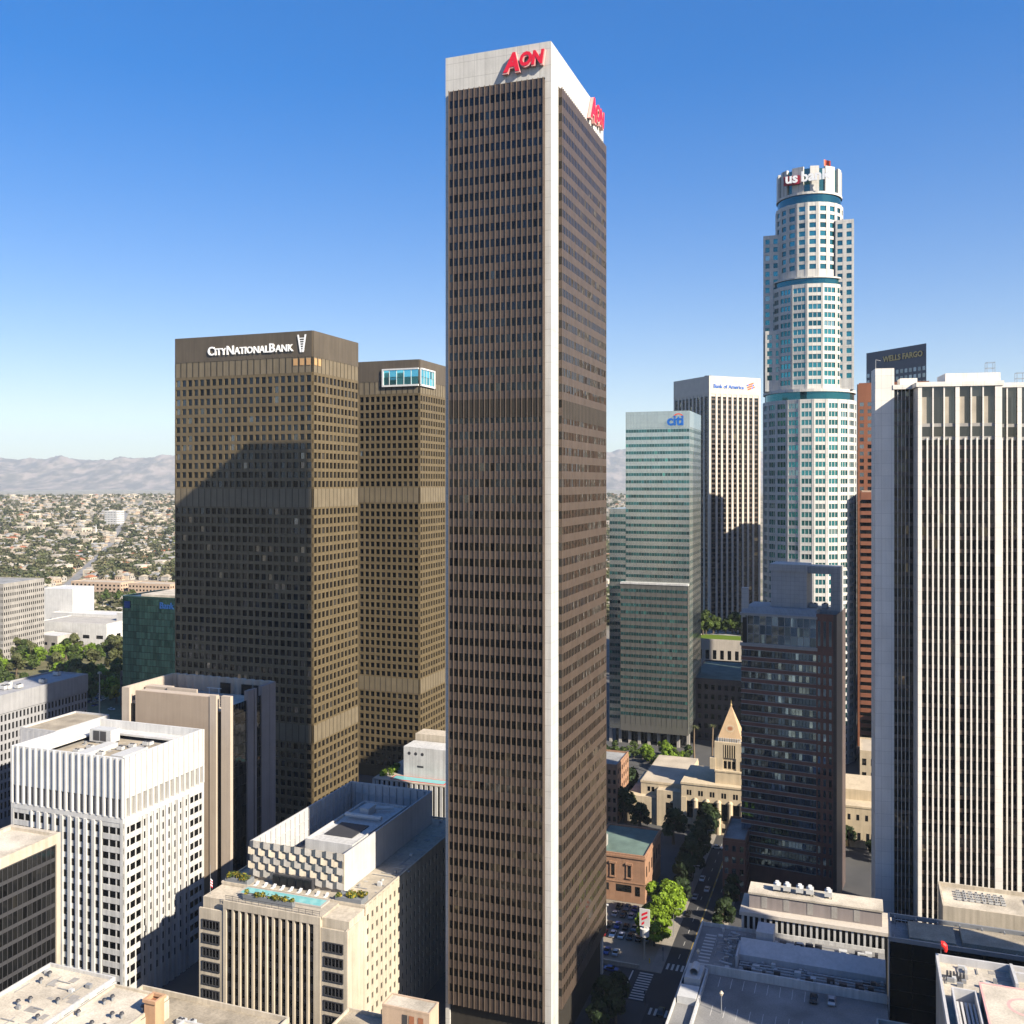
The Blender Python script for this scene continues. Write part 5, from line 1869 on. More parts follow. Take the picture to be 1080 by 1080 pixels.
# white roof house left of the foot of the tallest tower
BO = (-27.9, 225.0)
t = simple_block('low_building', 'white penthouse hut with brown doors left of the foot of the tallest tower', 'penthouse', grid_pt(BO, -0.3, -5.2), 12.0, 5.2, 6.4, 'peach', 'roof_pale', None, z0=23.6, par=0.25)
mb = MB()
S = front(0, 12.0)
for u, k in ((5.2, 0), (6.9, 1), (9.2, 1)):
    S.quad(mb, u, u + 1.3, 2.0, 5.0, 0.04, k)
mb.build('doors', ['dark_metal', 'terracotta'], t)
t = simple_block('low_building', 'cream low building carrying a white penthouse left of the foot of the tallest tower', 'low building', grid_pt(BO, -12, -34), 29, 34, 24.4, 'cream', 'roof_tan', 4, (8, 9), par=0.7)


# ------------------------------------------------------------------ right-hand low buildings and street level
DK = (55.0, 277.0)          # far left corner of the parking deck


def deck_building():
    root = thing('parking_structure', 'grey rooftop parking deck with duct screens in the lower right', 'parking structure', (*DK, 0), TH)
    ZR = 22.0
    mb = MB(); mb.box(0.3, 49.2, -66, -0.3, 0, ZR - 0.4, 0, ('bot',)); mb.build('building_body', 'concrete', root)
    mb = MB(); mb.box(0.0, 49.3, -66.2, 0.0, ZR - 0.4, ZR); mb.build('deck_slab', 'deck_grey', root)
    mb = MB()
    mb.box(0, 0.3, -66.2, 0, ZR, ZR + 1.1); mb.box(0.3, 49.3, -0.3, 0, ZR, ZR + 1.0)
    mb.box(5.4, 49.3, -27.2, -26.7, ZR, ZR + 2.2)       # wall between the plant strip and the car deck
    mb.box(5.4, 5.9, -66, -27.2, ZR, ZR + 1.4)
    mb.build('parapet', 'white_paint', root)
    S = left(-66, -0.3, 0.3)
    mb = MB(); pn = []
    grid(S, mb, pn, 14, floors(ZR - 1.2, 1, 4.2, 1.9), 0, ZR - 0.41, 1.0, 0.24, 0.2)
    mb.build('side_wall', 'concrete_pale', root)
    panes_later(root, pn, 'glass_black', name='deck_opening')
    mb = MB()
    mb.hexa([(12.5, -17.2, ZR), (49.2, -17.2, ZR), (49.2, -12.4, ZR), (12.5, -12.4, ZR),
             (12.5, -17.2, ZR + 1.6), (49.2, -17.2, ZR + 1.6), (49.2, -12.4, ZR + 4.0), (12.5, -12.4, ZR + 4.0)], 0, ('bot',))
    mb.box(12.0, 12.5, -21.5, -12.4, ZR, ZR + 3.0); mb.box(16.2, 20.8, -10.0, -3.5, ZR, ZR + 5.0)
    mb.build('duct_screen', 'grey_screen', root)
    rnd = random.Random(2)
    mb = MB()
    for i in range(70):
        x = rnd.uniform(13.5, 47); y = rnd.choice((-20, -22.5, -24.5, -10.5, -7.5, -5.0)) + rnd.uniform(-0.6, 0.6)
        mb.box(x, x + rnd.uniform(0.8, 2.2), y, y + rnd.uniform(0.7, 1.4), ZR, ZR + rnd.uniform(0.5, 1.7), rnd.choice((0, 1, 1)))
    for k in range(5):
        y = -19 - k * 1.5
        mb.bar((13, y, ZR + 0.5), (48.8, y, ZR + 0.5), 0.16, n=5)
    for k in range(12):
        mb.bar((7.6 + rnd.uniform(0, 3.8), -4 - k * 1.6, ZR + 0.6), (7.6 + rnd.uniform(0, 3.8), -5 - k * 1.6, ZR + 1.5), 0.22, n=5)
    mb.build('pipe_work', ['mech_white', 'dark_metal'], root)
    mb = MB()
    for i in range(11):
        mb.box(2.0, 5.0, -25 + i * 1.9, -24.3 + i * 1.9, ZR + 0.004, ZR + 0.03)
    for i in range(9):
        mb.box(9 + i * 3.0, 9.14 + i * 3.0, -33, -28, ZR + 0.004, ZR + 0.03); mb.box(9 + i * 3.0, 9.14 + i * 3.0, -47, -42, ZR + 0.004, ZR + 0.03)
    mb.build('painted_lines', 'road_white', root)
    mb = MB()
    mb.box(1.0, 5.0, -36, -28.5, ZR, ZR + 2.6); mb.bar((3.2, -34.5, ZR + 3.4), (3.2, -30.5, ZR + 3.4), 1.0, n=10)
    mb.box(0.6, 5.2, -44, -38, ZR, ZR + 1.8)
    mb.build('plant_box', 'mech_white', root)
    roof_clutter(DK, 6, 48, -11.5, -1.5, ZR, 60, 35, root)
    roof_clutter(DK, 13, 48, -26, -18, ZR, 70, 36, root)
    roof_clutter(DK, 5.2, 11.5, -26, -2, ZR, 40, 37, root)
    for i, (x, y) in enumerate(((11.5, -45), (3.0, -26.0))):
        t = thing('lamp_post', ('pale globe lamp post on the open part of the grey parking deck', 'pale dome-capped post at the corner of the deck wall')[i], 'lamp post', (*grid_pt(DK, x, y), ZR), TH)
        mb = MB(); mb.bar((0, 0, 0), (0, 0, 4.2), 0.12, 0.08); mb.build('post', 'grey_metal', t)
        mb = MB(); mb.cyl(0, 0, 4.2, 4.9, 0.25, 0.55, 10); mb.cyl(0, 0, 4.9, 5.4, 0.55, 0.15, 10); mb.build('lamp_head', 'cream', t)


deck_building()


def colonnade_building():
    o = grid_pt(DK, 10.95, 0.6)
    root = thing('office_building', 'low building with white columns and rooftop fans below the dark red tower', 'office block', (*o, 0), TH)
    ZT = 27.4
    W, D = 40, 12.5
    mb = MB(); mb.box(0.3, W - 0.3, 1.6, D, 0, ZT - 1.0, 0, ('bot',)); mb.build('building_body', 'black_stone', root)
    mb = MB(); mb.box(-0.4, W + 0.4, -0.3, D + 0.3, ZT - 1.0, ZT); mb.build('cornice', 'beige_granite', root)
    n = 26
    for i in range(n):
        mb = MB(); x = 0.2 + i * (W - 1.0) / (n - 1)
        mb.box(x, x + 0.62, 0.1, 1.0, 8, ZT - 1.0, 0, ('bot', 'top')); mb.build('column', 'white_paint', root)
    mb = MB(); mb.box(2.0, W - 2.2, 3.2, 10.5, ZT, ZT + 4.0); mb.build('penthouse', 'pier_mauve', root)
    mb = MB(); mb.box(1.7, W - 1.9, 2.9, 10.8, ZT + 4.0, ZT + 4.5); mb.build('penthouse_roof', 'roof_pale', root)
    mb = MB()
    S = front(2.0, W - 2.2, 3.2)
    for u in (3.4, 9.5, 16.0, 22.5, 28.4):
        S.box(mb, u, u + 1.6, ZT + 0.4, ZT + 3.6, -0.05, 0.08)
    mb.build('louvre', 'concrete', root)
    proto = None
    for i, x in enumerate((9.5, 12.3, 15.8, 18.6, 23.6)):
        c = grid_pt(o, x, 7.0)
        if proto is None:
            t = thing('cooling_tower', 'white rooftop fan unit on the colonnaded building', 'cooling tower', (*c, ZT + 4.5), TH, 'fan units in a row on the colonnaded building')
            mb = MB(); mb.box(-1.0, 1.0, -1.3, 1.3, 0.6, 1.9); mb.build('casing', 'mech_white', t)
            mb = MB(); mb.cyl(0, 0.55, 1.9, 2.5, 0.55, n=10); mb.cyl(0, -0.6, 1.9, 2.5, 0.55, n=10); mb.build('fan_hood', 'white_metal', t)
            mb = MB()
            for sx in (-0.8, 0.8):
                for sy in (-1.1, 1.1):
                    mb.box(sx - 0.1, sx + 0.1, sy - 0.1, sy + 0.1, 0, 0.6)
            mb.build('frame', 'dark_metal', t)
            proto = t
        else:
            r = proto.copy(); COL.objects.link(r); r.location = (*c, ZT + 4.5)
            for ch in list(proto.children):
                q = ch.copy(); COL.objects.link(q); q.parent = r


colonnade_building()


def black_building():
    o = (91.4, 231.7)
    root = thing('office_building', 'black glass block with plant boxes on its roof strip at the lower right', 'office block', (*o, 0), TH)
    ZT = 40.0
    W, D = 62, 14
    mb = MB(); mb.box(0.1, W, 0.1, D, 0, ZT - 2.0, 0, ('bot',)); mb.build('building_body', 'black_stone', root)
    F = front(0, W)
    panes = []
    mm = MB()
    n = 12
    z = ZT - 1.0
    while z > 2:
        for i in range(n):
            panes.append((F, i * W / n + 0.06, (i + 1) * W / n - 0.06, z - 3.8, z - 0.1, 0.0))
        F.box(mm, 0, W, z - 0.1, z, -0.1, 0.06)
        z -= 3.9
    for i in range(n + 1):
        u = min(max(i * W / n, 0.06), W - 0.06)
        F.box(mm, u - 0.06, u + 0.06, 0, ZT - 1, -0.1, 0.08)
    mm.build('mullions', 'black_stone', root)
    panes_later(root, panes, 'glass_black', lo=0.3, hi=0.7)
    roof_clutter(o, 1, W - 2, 0.9, D - 1, ZT - 1.9, 60, 39, root)
    mb = MB(); mb.ring(0, W + 0.2, -0.12, D + 0.2, ZT - 1.0, ZT, 0.5); mb.box(-0.25, 0.05, -0.15, 0.35, 0, ZT + 0.01, 0, ('bot',)); mb.build('parapet', 'grey_metal', root)
    mb = MB(); mb.box(0.5, W - 0.3, 0.4, D - 0.3, ZT - 2.0, ZT - 1.9); mb.build('roof_deck', 'roof_grey', root)
    mb = MB(); mb.box(4.6, 15.0, 2.2, 11.5, ZT - 1.9, ZT - 0.3); mb.box(16.5, 38.0, 3.6, 11.6, ZT - 1.9, ZT - 0.35); mb.build('roof_boxes', 'roof_tan', root)
    mb = MB()
    for i in range(12):
        x = 1.5 + i * 5.0
        mb.box(x, x + 0.3, D - 1.8, D - 0.6, ZT - 1.9, ZT - 0.2)
    for y in (1.3, 12.6, 2.0):
        mb.bar((1, y, ZT - 0.9), (W - 1, y, ZT - 0.9), 0.14, n=5)
    for k in range(6):
        mb.box(39.5 + k * 1.6, 40.2 + k * 1.6, 3.5, 11, ZT - 1.9, ZT - 0.5)
    mb.build('roof_rails', 'grey_metal', root)


black_building()


def white_plant_roof():
    o = (118.0, 262.0)
    root = thing('low_building', 'white flat roof crowded with small units at the foot of the finned white tower', 'low building', (*o, 0), TH)
    mb = MB(); mb.box(0, 42, 0, 17, 0, 33.0, 0, ('bot',)); mb.ring(0, 42, 0, 17, 33.0, 34.2, 0.5); mb.build('wall', 'cream', root)
    mb = MB(); mb.box(0.5, 41.5, 0.5, 16.5, 33.0, 33.1); mb.build('roof', 'roof_pale', root)
    rnd = random.Random(4)
    roof_units((*o, 0), TH, [(4.8 + (i % 8) * 1.6, 8.0 + (i // 8) * 1.7, 33.1) for i in range(32)], 'small white condenser in the crowd on the plant roof below the finned tower', 'condensers on the white plant roof', 0.34)
    mb = MB(); mb.box(24, 29, 8, 13, 33.1, 35.0); mb.build('roof_hut', 'roof_green', root)


white_plant_roof()


def helipad_building():
    o = (81.0, 183.0)           # far left corner of the roof
    root = thing('office_building', 'pale flat-roofed building with a pink-rimmed helipad at the lower right corner', 'office block', (*o, 0), TH)
    ZT = 60.0
    mb = MB(); mb.box(0.1, 60, -50, -0.1, 0, ZT - 1.5, 0, ('bot',)); mb.build('building_body', 'concrete', root)
    mb = MB(); mb.ring(0, 60, -50, 0, ZT - 1.6, ZT, 0.45)
    mb.box(12.6, 13.1, -8, -0.45, ZT - 1.4, ZT + 0.4); mb.box(13.1, 60, -3.4, -2.9, ZT - 1.4, ZT + 0.2)
    mb.build('parapet', 'grey_screen', root)
    mb = MB(); mb.box(0.45, 59.5, -49.5, -0.45, ZT - 1.5, ZT - 1.4); mb.build('roof_deck', 'roof_pale', root)
    mb = MB(); mb.ring(1.6, 5.6, -30, -14.0, ZT - 1.4, ZT + 0.8, 0.3)
    for i in range(5):
        mb.box(2.2 + i * 0.65, 2.55 + i * 0.65, -29, -16, ZT - 1.4, ZT - 0.6)
    mb.build('roof_screen', 'grey_screen', root)
    mb = MB()
    for i in range(6):
        mb.box(1.4 + 0.55 * i, 1.75 + 0.55 * i, -6.6, -5.8, ZT - 1.4, ZT - 0.2)
    mb.build('roof_pipes', 'dark_metal', root)
    roof_clutter(o, 1, 12, -12, -1.2, ZT - 1.4, 26, 38, root)
    mb = MB(); mb.box(6.3, 42, -46, -11.6, ZT - 1.4, ZT + 1.2); mb.build('helipad', 'roof_pale', root)
    hp = root.children[-1]
    mb = MB(); mb.ring(6.25, 42.05, -46.05, -11.55, ZT + 0.9, ZT + 1.3, 0.35); mb.build('helipad_rim', 'sign_pink', hp)
    mb = MB()
    n = 48
    cx, cy, r0, r1 = 12.9, -18.0, 2.5, 3.0
    for i in range(n):
        a, b = 2 * math.pi * i / n, 2 * math.pi * (i + 1) / n
        z = ZT + 1.204
        mb.quad((cx + r0 * math.cos(a), cy + r0 * math.sin(a), z), (cx + r1 * math.cos(a), cy + r1 * math.sin(a), z), (cx + r1 * math.cos(b), cy + r1 * math.sin(b), z), (cx + r0 * math.cos(b), cy + r0 * math.sin(b), z))
    mb.build('painted_ring', 'sign_pink', hp)
    t = thing('windsock', 'red windsock hanging from a pole on the helipad roof corner', 'windsock', (*grid_pt(o, 0.9, -0.9), ZT), TH)
    t.scale = (0.8, 0.8, 0.8)
    mb = MB(); mb.bar((0, 0, -1.4), (0, 0, 3.2), 0.06, 0.05); mb.build('pole', 'grey_metal', t)
    mb = MB(); mb.cyl(0, 0, 0, 1, 1, n=10)
    mb = MB()
    ringp = []
    for k, (x, z, r) in enumerate(((0.0, 3.0, 0.62), (0.35, 2.95, 0.72), (0.8, 2.55, 0.66), (1.0, 1.9, 0.48), (1.02, 1.2, 0.3))):
        tx, tz = ((1, 0), (0.9, -0.4), (0.6, -0.8), (0.1, -1), (0, -1))[k]
        q = []
        for i in range(10):
            a = 2 * math.pi * i / 10
            q.append((x - tz * r * math.cos(a), r * math.sin(a), z + tx * r * math.cos(a)))
        ringp.append(q)
    for k in range(4):
        for i in range(10):
            j = (i + 1) % 10
            mb.quad(ringp[k][i], ringp[k][j], ringp[k + 1][j], ringp[k + 1][i])
    mb.build('sock', 'lamp_red', t)
    # lower terrace left of it
    o2 = grid_pt(o, -10.5, -9)
    r2 = thing('low_building', 'low blue-grey terrace roof between the black block and the helipad building', 'low building', (*o2, 0), TH)
    mb = MB(); mb.box(0, 10.3, -40, 12, 0, 43, 0, ('bot',)); mb.ring(0, 10.3, -40, 12, 43, 44, 0.35); mb.build('wall', 'concrete_pale', r2)
    mb = MB(); mb.box(0.35, 9.95, -39.6, 11.6, 43, 43.1); mb.build('roof', 'roof_grey', r2)
    mb = MB(); mb.hexa([(0.6, -13, 43.1), (3, -13, 43.1), (3, -10, 43.1), (0.6, -10, 43.1), (1.2, -12.5, 46), (1.9, -12.5, 46), (2.2, -10.5, 46), (1.2, -10.5, 46)], 0, ('bot',)); mb.build('skylight', 'cream', r2)


helipad_building()

# a tower to the right of the frame whose shadow lies over the deck and the crossing
p0 = (0.66 * 229 + 0.75 * 34, 0.75 * 229 - 0.66 * 34)
simple_block('office_building', 'grey office tower standing outside the right edge of the view', 'office block', (p0[0] - 16, p0[1] - 14), 44, 30, 128, 'concrete', 'roof_grey', 30, (14, 10), rotz=math.atan2(0.75, 0.66), limit=20)


def library():
    o = (73.2, 413.5)           # front left corner of the tall front block
    root = thing('library_building', 'pale stone library with a pyramid-topped tower', 'library', (*o, 0), TH)
    root.scale = (1, 1, 0.78)
    panes = []
    mb = MB()
    mb.box(0, 42, 0, 26, 0, 25.5, 0, ('bot',)); mb.box(-0.3, 42.3, -0.3, 26.3, 25.5, 26.6)
    mb.box(14, 42, 3, 24, 26.6, 33, 0, ('bot',)); mb.box(13.8, 42.2, 2.8, 24.2, 33, 33.8)
    mb.build('front_block', 'limestone', root)
    F = front(0, 42)
    # five tall windows between half-round buttresses
    bt = MB()
    F.box(bt, 0, 2.2, 6.0, 18.6, -0.1, 0.45)
    for i in range(1, 7):
        x = 1.2 + i * 4.9
        bt.cyl(x, -0.2, 0, 17.4, 1.05, 0.95, 10); bt.cyl(x, -0.2, 17.4, 18.6, 1.2, 0.5, 10)
    F.box(bt, 0, 42, 0, 6.0, -0.1, 0.45)
    bt.build('buttresses', 'limestone', root)
    for i in range(6):
        x = 1.2 + i * 4.9 + 1.2
        panes.append((F, x, x + 2.5, 7.5, 16.6, 0.05))
        panes.append((F, x + 0.0, x + 0.8, 19.8, 22.6, 0.05)); panes.append((F, x + 1.15, x + 1.95, 19.8, 22.6, 0.05))
        panes.append((F, x + 0.3, x + 2.1, 1.2, 3.8, 0.5))
    wing = MB()
    wing.box(-19, -0.02, 6, 48, 0, 21.5, 0, ('bot',)); wing.box(-19.2, -0.31, 5.8, 48.2, 21.5, 22.6)
    wing.box(-24.5, -19.02, 10, 40, 0, 14.5, 0, ('bot',)); wing.box(-11.0, -0.03, 1.6, 5.99, 0, 20, 0, ('bot',))
    wing.box(-24.5, -11.02, 2.6, 9.99, 0, 15, 0, ('bot',))
    wing.build('side_wing', 'limestone', root)
    S2 = front(-24.5, -11.02, 2.6); S3 = front(-11, -0.03, 1.6); S4 = front(-19, -11.0, 6)
    panes += [(S2, 5.0, 8.0, 5, 10, 0.05), (S3, 4.0, 7.0, 7, 13.5, 0.05), (S3, 4.6, 6.2, 16, 18, 0.05)]
    panes += [(S2, 2.2 + k * 3.4, 4.2 + k * 3.4, 0.8, 3.2, 0.05) for k in range(3)]
    panes += [(S4, 3.0, 4.2, 17, 19.6, 0.05), (S4, 4.8, 6.0, 17, 19.6, 0.05)]
    mb = MB(); mb.box(-18.9, -0.4, 6.1, 47.9, 22.6, 22.75); mb.box(-24.4, -19.1, 10.1, 39.9, 14.5, 14.65); mb.build('roof', 'limestone_roof', root)
    # tower
    tw = MB()
    tw.box(13.5, 26.0, 5, 17.5, 33.8, 49.0, 0, ('bot',)); tw.box(15.0, 24.5, 6.5, 16, 49.0, 50.6)
    tw.box(11.6, 14.0, 4.0, 6.5, 33.8, 40); tw.box(25.5, 28.0, 4.0, 6.5, 33.8, 40)
    tw.build('tower', 'limestone', root)
    T = front(13.5, 26.0, 5)
    tb = MB()
    for k in range(6):
        T.box(tb, 4.0 + k * 0.95, 4.35 + k * 0.95, 40.5, 47.5, -0.1, 0.55)
    T.box(tb, 0, 3.6, 33.9, 48.9, -0.1, 0.5); T.box(tb, 9.1, 12.5, 33.9, 48.9, -0.1, 0.5); T.box(tb, 3.6, 9.1, 47.6, 48.9, -0.1, 0.49)
    tb.build('tower_piers', 'limestone', root)
    for k in range(5):
        panes.append((T, 4.36 + k * 0.95, 4.94 + k * 0.95, 40.6, 47.5, 0.04))
    for k in range(3):
        panes.append((T, 4.0 + k * 1.75, 5.2 + k * 1.75, 34.5, 38.6, 0.06))
    panes_later(root, panes, 'glass_black', lo=0.5, hi=1.3, j=0.0)
    mb = MB()
    for k in range(10):
        T.box(mb, 1.4 + k * 1.0, 1.9 + k * 1.0, 49.0, 51.0, -1.0, -0.5)
    mb.build('tower_balustrade', 'grey_screen', root)
    mb = MB()
    cx, cy = 19.75, 11.25
    b = [(14.7, 6.2, 50.6), (24.8, 6.2, 50.6), (24.8, 16.3, 50.6), (14.7, 16.3, 50.6)]
    for i in range(4):
        mb.poly([b[i], b[(i + 1) % 4], (cx, cy, 68.0)])
    py = mb.build('pyramid', 'pyramid_tile', root)
    mb = MB()
    n = 20
    nv = Vector((0, -17.4, 5.05)).normalized(); up = Vector((0, 5.05, 17.4)).normalized(); rt = Vector((1, 0, 0))
    base = Vector((cx, 6.2, 50.6)) + up * 5.5 + nv * 0.06
    for r0, r1, k in ((1.5, 1.9, 0), (0.0, 0.55, 1)):
        for i in range(n):
            a, c = 2 * math.pi * i / n, 2 * math.pi * (i + 1) / n
            mb.quad(*[tuple(base + rt * r * math.cos(t) + up * r * math.sin(t)) for r, t in ((r0, a), (r1, a), (r1, c), (r0, c))], k)
    for i in range(16):
        a = 2 * math.pi * i / 16
        d = rt * math.cos(a) + up * math.sin(a); s = rt * -math.sin(a) + up * math.cos(a)
        mb.poly([tuple(base + d * 0.6 - s * 0.14), tuple(base + d * 0.6 + s * 0.14), tuple(base + d * 1.4)], 1)
    mb.build('sunburst', ['limestone', 'terracotta'], py)
    mb = MB(); mb.bar((cx, cy, 67.6), (cx, cy, 70.8), 0.25, 0.06); mb.cyl(cx, cy, 67.8, 68.7, 0.5, 0.3, 8); mb.build('finial', 'sign_gold', root)
    # east wing seen past the dark red tower
    mb = MB(); mb.box(42.02, 92, 4, 40, 0, 21, 0, ('bot',)); mb.box(41.9, 92.2, 3.8, 40.2, 21, 22.0); mb.box(60, 66, 2, 3.99, 0, 17, 0, ('bot',)); mb.box(43, 92, 12, 34, 22, 27.5, 0, ('bot',))
    mb.build('far_wing', 'limestone', root)
    E_ = front(42, 92, 4); pe = MB()
    for i in range(14):
        E_.box(pe, 2 + i * 3.4, 3.1 + i * 3.4, 14.5, 17.5, -0.05, 0.04); E_.box(pe, 2.4 + i * 3.4, 3.6 + i * 3.4, 4.0, 8.0, -0.05, 0.05)
    pe.build('far_wing_window', 'glass_black', root, kind='stuff')


library()


def brick_club():
    o = (28.2, 346.8)
    root = thing('club_building', 'tan brick club house with a green flat roof beside the parking lot', 'club house', (*o, 0), TH)
    root.scale = (0.75, 0.95, 0.74)
    W, D, ZT = 27.0, 30.0, 23.5
    mb = MB()
    mb.box(0, W, 0, D, 0, ZT - 1.2, 0, ('bot',)); mb.box(-0.35, W + 0.35, -0.35, D + 0.35, ZT - 2.2, ZT - 1.2); mb.box(-0.2, W + 0.2, -0.2, D + 0.2, 9.2, 9.7)
    mb.ring(0, W, 0, D, ZT - 1.2, ZT - 0.3, 0.5)
    mb.build('wall', 'brick_tan', root)
    mb = MB(); mb.box(0.5, W - 0.5, 0.5, D - 0.5, ZT - 1.2, ZT - 1.1); mb.build('roof', 'roof_green', root)
    F = front(0, W)
    fr = MB(); panes = []
    for u in (4, 10.5, 18.5):
        F.box(fr, u - 0.6, u + 2.4, 11.4, 12.0, -0.05, 0.4); F.box(fr, u - 0.5, u, 12.0, 18, -0.05, 0.3); F.box(fr, u + 1.8, u + 2.3, 12.0, 18, -0.05, 0.3); F.box(fr, u - 0.8, u + 2.6, 18, 19, -0.05, 0.5)
        panes.append((F, u, u + 1.8, 12, 18, 0.05))
    panes += [(F, 13.0, 20.5, 4.8, 8.2, 0.05), (F, 3.0, 9.5, 4.8, 8.2, 0.05), (F, 22.3, 24.6, 3.5, 8.0, 0.05)]
    R_ = right(0, D, W)
    for i in range(6):
        panes.append((R_, 2.2 + i * 4.7, 3.7 + i * 4.7, 12, 17, 0.05))
    fr.build('window_surround', 'brick_tan', root)
    panes_later(root, panes, 'glass_black', lo=0.5, hi=1.2)
    mb = MB(); mb.box(2.0, 6.2, 3.0, 9.0, ZT - 1.1, ZT + 4.0); mb.build('roof_hut', 'concrete', root)


brick_club()
simple_block('low_building', 'dark brick building in shade behind the tallest tower', 'low building', (33.0, 425.0), 14.0, 22, 26.0, 'brick_tan', 'roof_grey', 6, (6, 6))
simple_block('low_building', 'shaded red brick annex at the foot of the dark red tower', 'low building', (76.0, 345.0), 8.0, 24, 22.0, 'red_granite', 'roof_grey', 5, (3, 7), mat='glass_blue')
# terraces and low roofs between the silver glass tower and the library
simple_block('low_building', 'brown terrace building in shade behind the library', 'low building', (104.0, 560.0), 46, 60, 36.0, 'mauve_granite', 'roof_green', 6, (12, 12), mat='glass_black')
t = simple_block('low_building', 'planted podium terrace with a pale rim in front of the cream finned tower', 'podium', (128.0, 664.0), 75, 40, 42.0, 'beige_granite', 'roof_grey', 3, (15, 9))
mb = MB(); mb.box(1, 74, 1, 20, 41.3, 41.9); mb.build('lawn', 'leaf_bright', t)
simple_block('low_building', 'cream building with a fenced roof seen past the dark red tower', 'low building', (160.0, 440.0), 30, 24, 27.0, 'limestone', 'limestone_roof', 4, (8, 7))
simple_block('low_building', 'pale apartment house at the foot of the lower rust coloured tower', 'apartment house', (187.0, 480.0), 24, 22, 34.0, 'cream', 'limestone_roof', 8, (7, 6))

# neighbours to the left of and behind the viewpoint: out of frame, mirrored in the tower glass
for i, (x, y, w, h, mt) in enumerate(((-200, -60, 40, 70, 'cream'), (-290, 25, 46, 58, 'concrete_pale'), (-215, -170, 50, 105, 'tan_light'), (-370, -60, 44, 90, 'brick_tan'),
                                      (-455, 45, 60, 62, 'beige_granite'), (-420, -190, 50, 120, 'concrete'), (-545, -90, 52, 85, 'cream'), (-300, -270, 46, 130, 'grey_screen'))):
    simple_block('office_building', 'office block out of frame that shows only as a reflection in tower glass', 'office block', (x, y), w, 32, h, mt, 'roof_grey', int(h / 5), (9, 7), rotz=RAD(140), limit=4, group='office blocks mirrored in the tower glass')


# ------------------------------------------------------------------ the city beyond, left of the towers
simple_block('office_building', 'grey slab block with rows of small windows at the left edge of the far city', 'office block', (-482.0, 815.0), 56, 50, 65.0, 'concrete', 'roof_grey', 12, (26, 20), rotz=-RAD(12), mat='glass_black')
simple_block('white_hall', 'plain white box-shaped hall behind the white low buildings', 'hall', (-470.0, 960.0), 34, 32, 44.0, 'bright_white', 'bright_white', None, rotz=-RAD(14))
simple_block('low_building', 'wide white low building with a shaded recess beyond the park trees', 'low building', (-444.0, 900.0), 74, 44, 20.0, 'bright_white', 'concrete_pale', 1, (5, 4), rotz=-RAD(16), win=0.22)
simple_block('low_building', 'pale curved-roofed annex in front of the wide white building', 'low building', (-436.0, 872.0), 30, 22, 12.0, 'concrete_pale', 'bright_white', 1, (3, 3), rotz=-RAD(24), win=0.3)
simple_block('low_building', 'white stepped building beside the dark green glass block', 'low building', (-374.0, 905.0), 40, 50, 27.0, 'white_paint', 'white_paint', 1, (4, 4), rotz=-RAD(16))
simple_block('low_building', 'long white roofed building in front of the white hall', 'low building', (-455.0, 945.0), 110, 24, 22.0, 'bright_white', 'bright_white', None, rotz=-RAD(16))
for i, (x, y, w) in enumerate(((-560, 1215, 74), (-478, 1192, 60), (-410, 1172, 70))):
    simple_block('apartment_block', ('peach apartment block with balconies, leftmost of three in the far city', 'peach apartment block with balconies, middle one of three in the far city',
                 'peach apartment block with balconies, rightmost of three in the far city')[i], 'apartment block', (x, y), w, 26, 25.0, 'peach', 'limestone_roof', 5, (12, 6), rotz=-RAD(16), mat='glass_black',
                 group='peach apartment blocks')
simple_block('hospital_building', 'white square block standing alone on the far hillside', 'hospital', (-1090.0, 2560.0), 38, 30, 38.0, 'bright_white', 'white_paint', 6, (8, 6), rotz=-RAD(16), z0=terrain(-1090, 2560) - 2, mat='glass_blue')
t = thing('fountain_jet', 'thin white fountain jet in front of the white block on the hillside', 'fountain', (-1000, 2300, terrain(-1000, 2300)))
mb = MB(); mb.cyl(0, 0, 0, 26, 2.6, 0.5, 10); mb.build('water_column', 'bright_white', t)
mb = MB(); mb.cyl(0, 0, 0, 1, 14, n=20); mb.build('basin', 'concrete_pale', t)
simple_block('office_building', 'dark low block with a pale roof right of the park trees', 'low building', (-262.0, 640.0), 34, 30, 24.0, 'mauve_granite', 'roof_grey', 4, (8, 8), mat='glass_black')
simple_block('low_building', 'red brick low building in shade behind the tan tower', 'low building', (-215.0, 470.0), 46, 34, 26.0, 'brick_tan', 'roof_grey', 4, (10, 8), mat='glass_black')

HOUSE_COL = [('limestone_roof', 'roof_grey', 'small pale house with a grey roof'), ('cream', 'terracotta', 'small cream house with a tiled red roof'),
             ('concrete_pale', 'roof_tan', 'small grey house with a tan roof'), ('peach', 'roof_tan', 'small peach house with a tan roof'), ('cream', 'roof_pale', 'cream flat-topped building')]
HM = {}


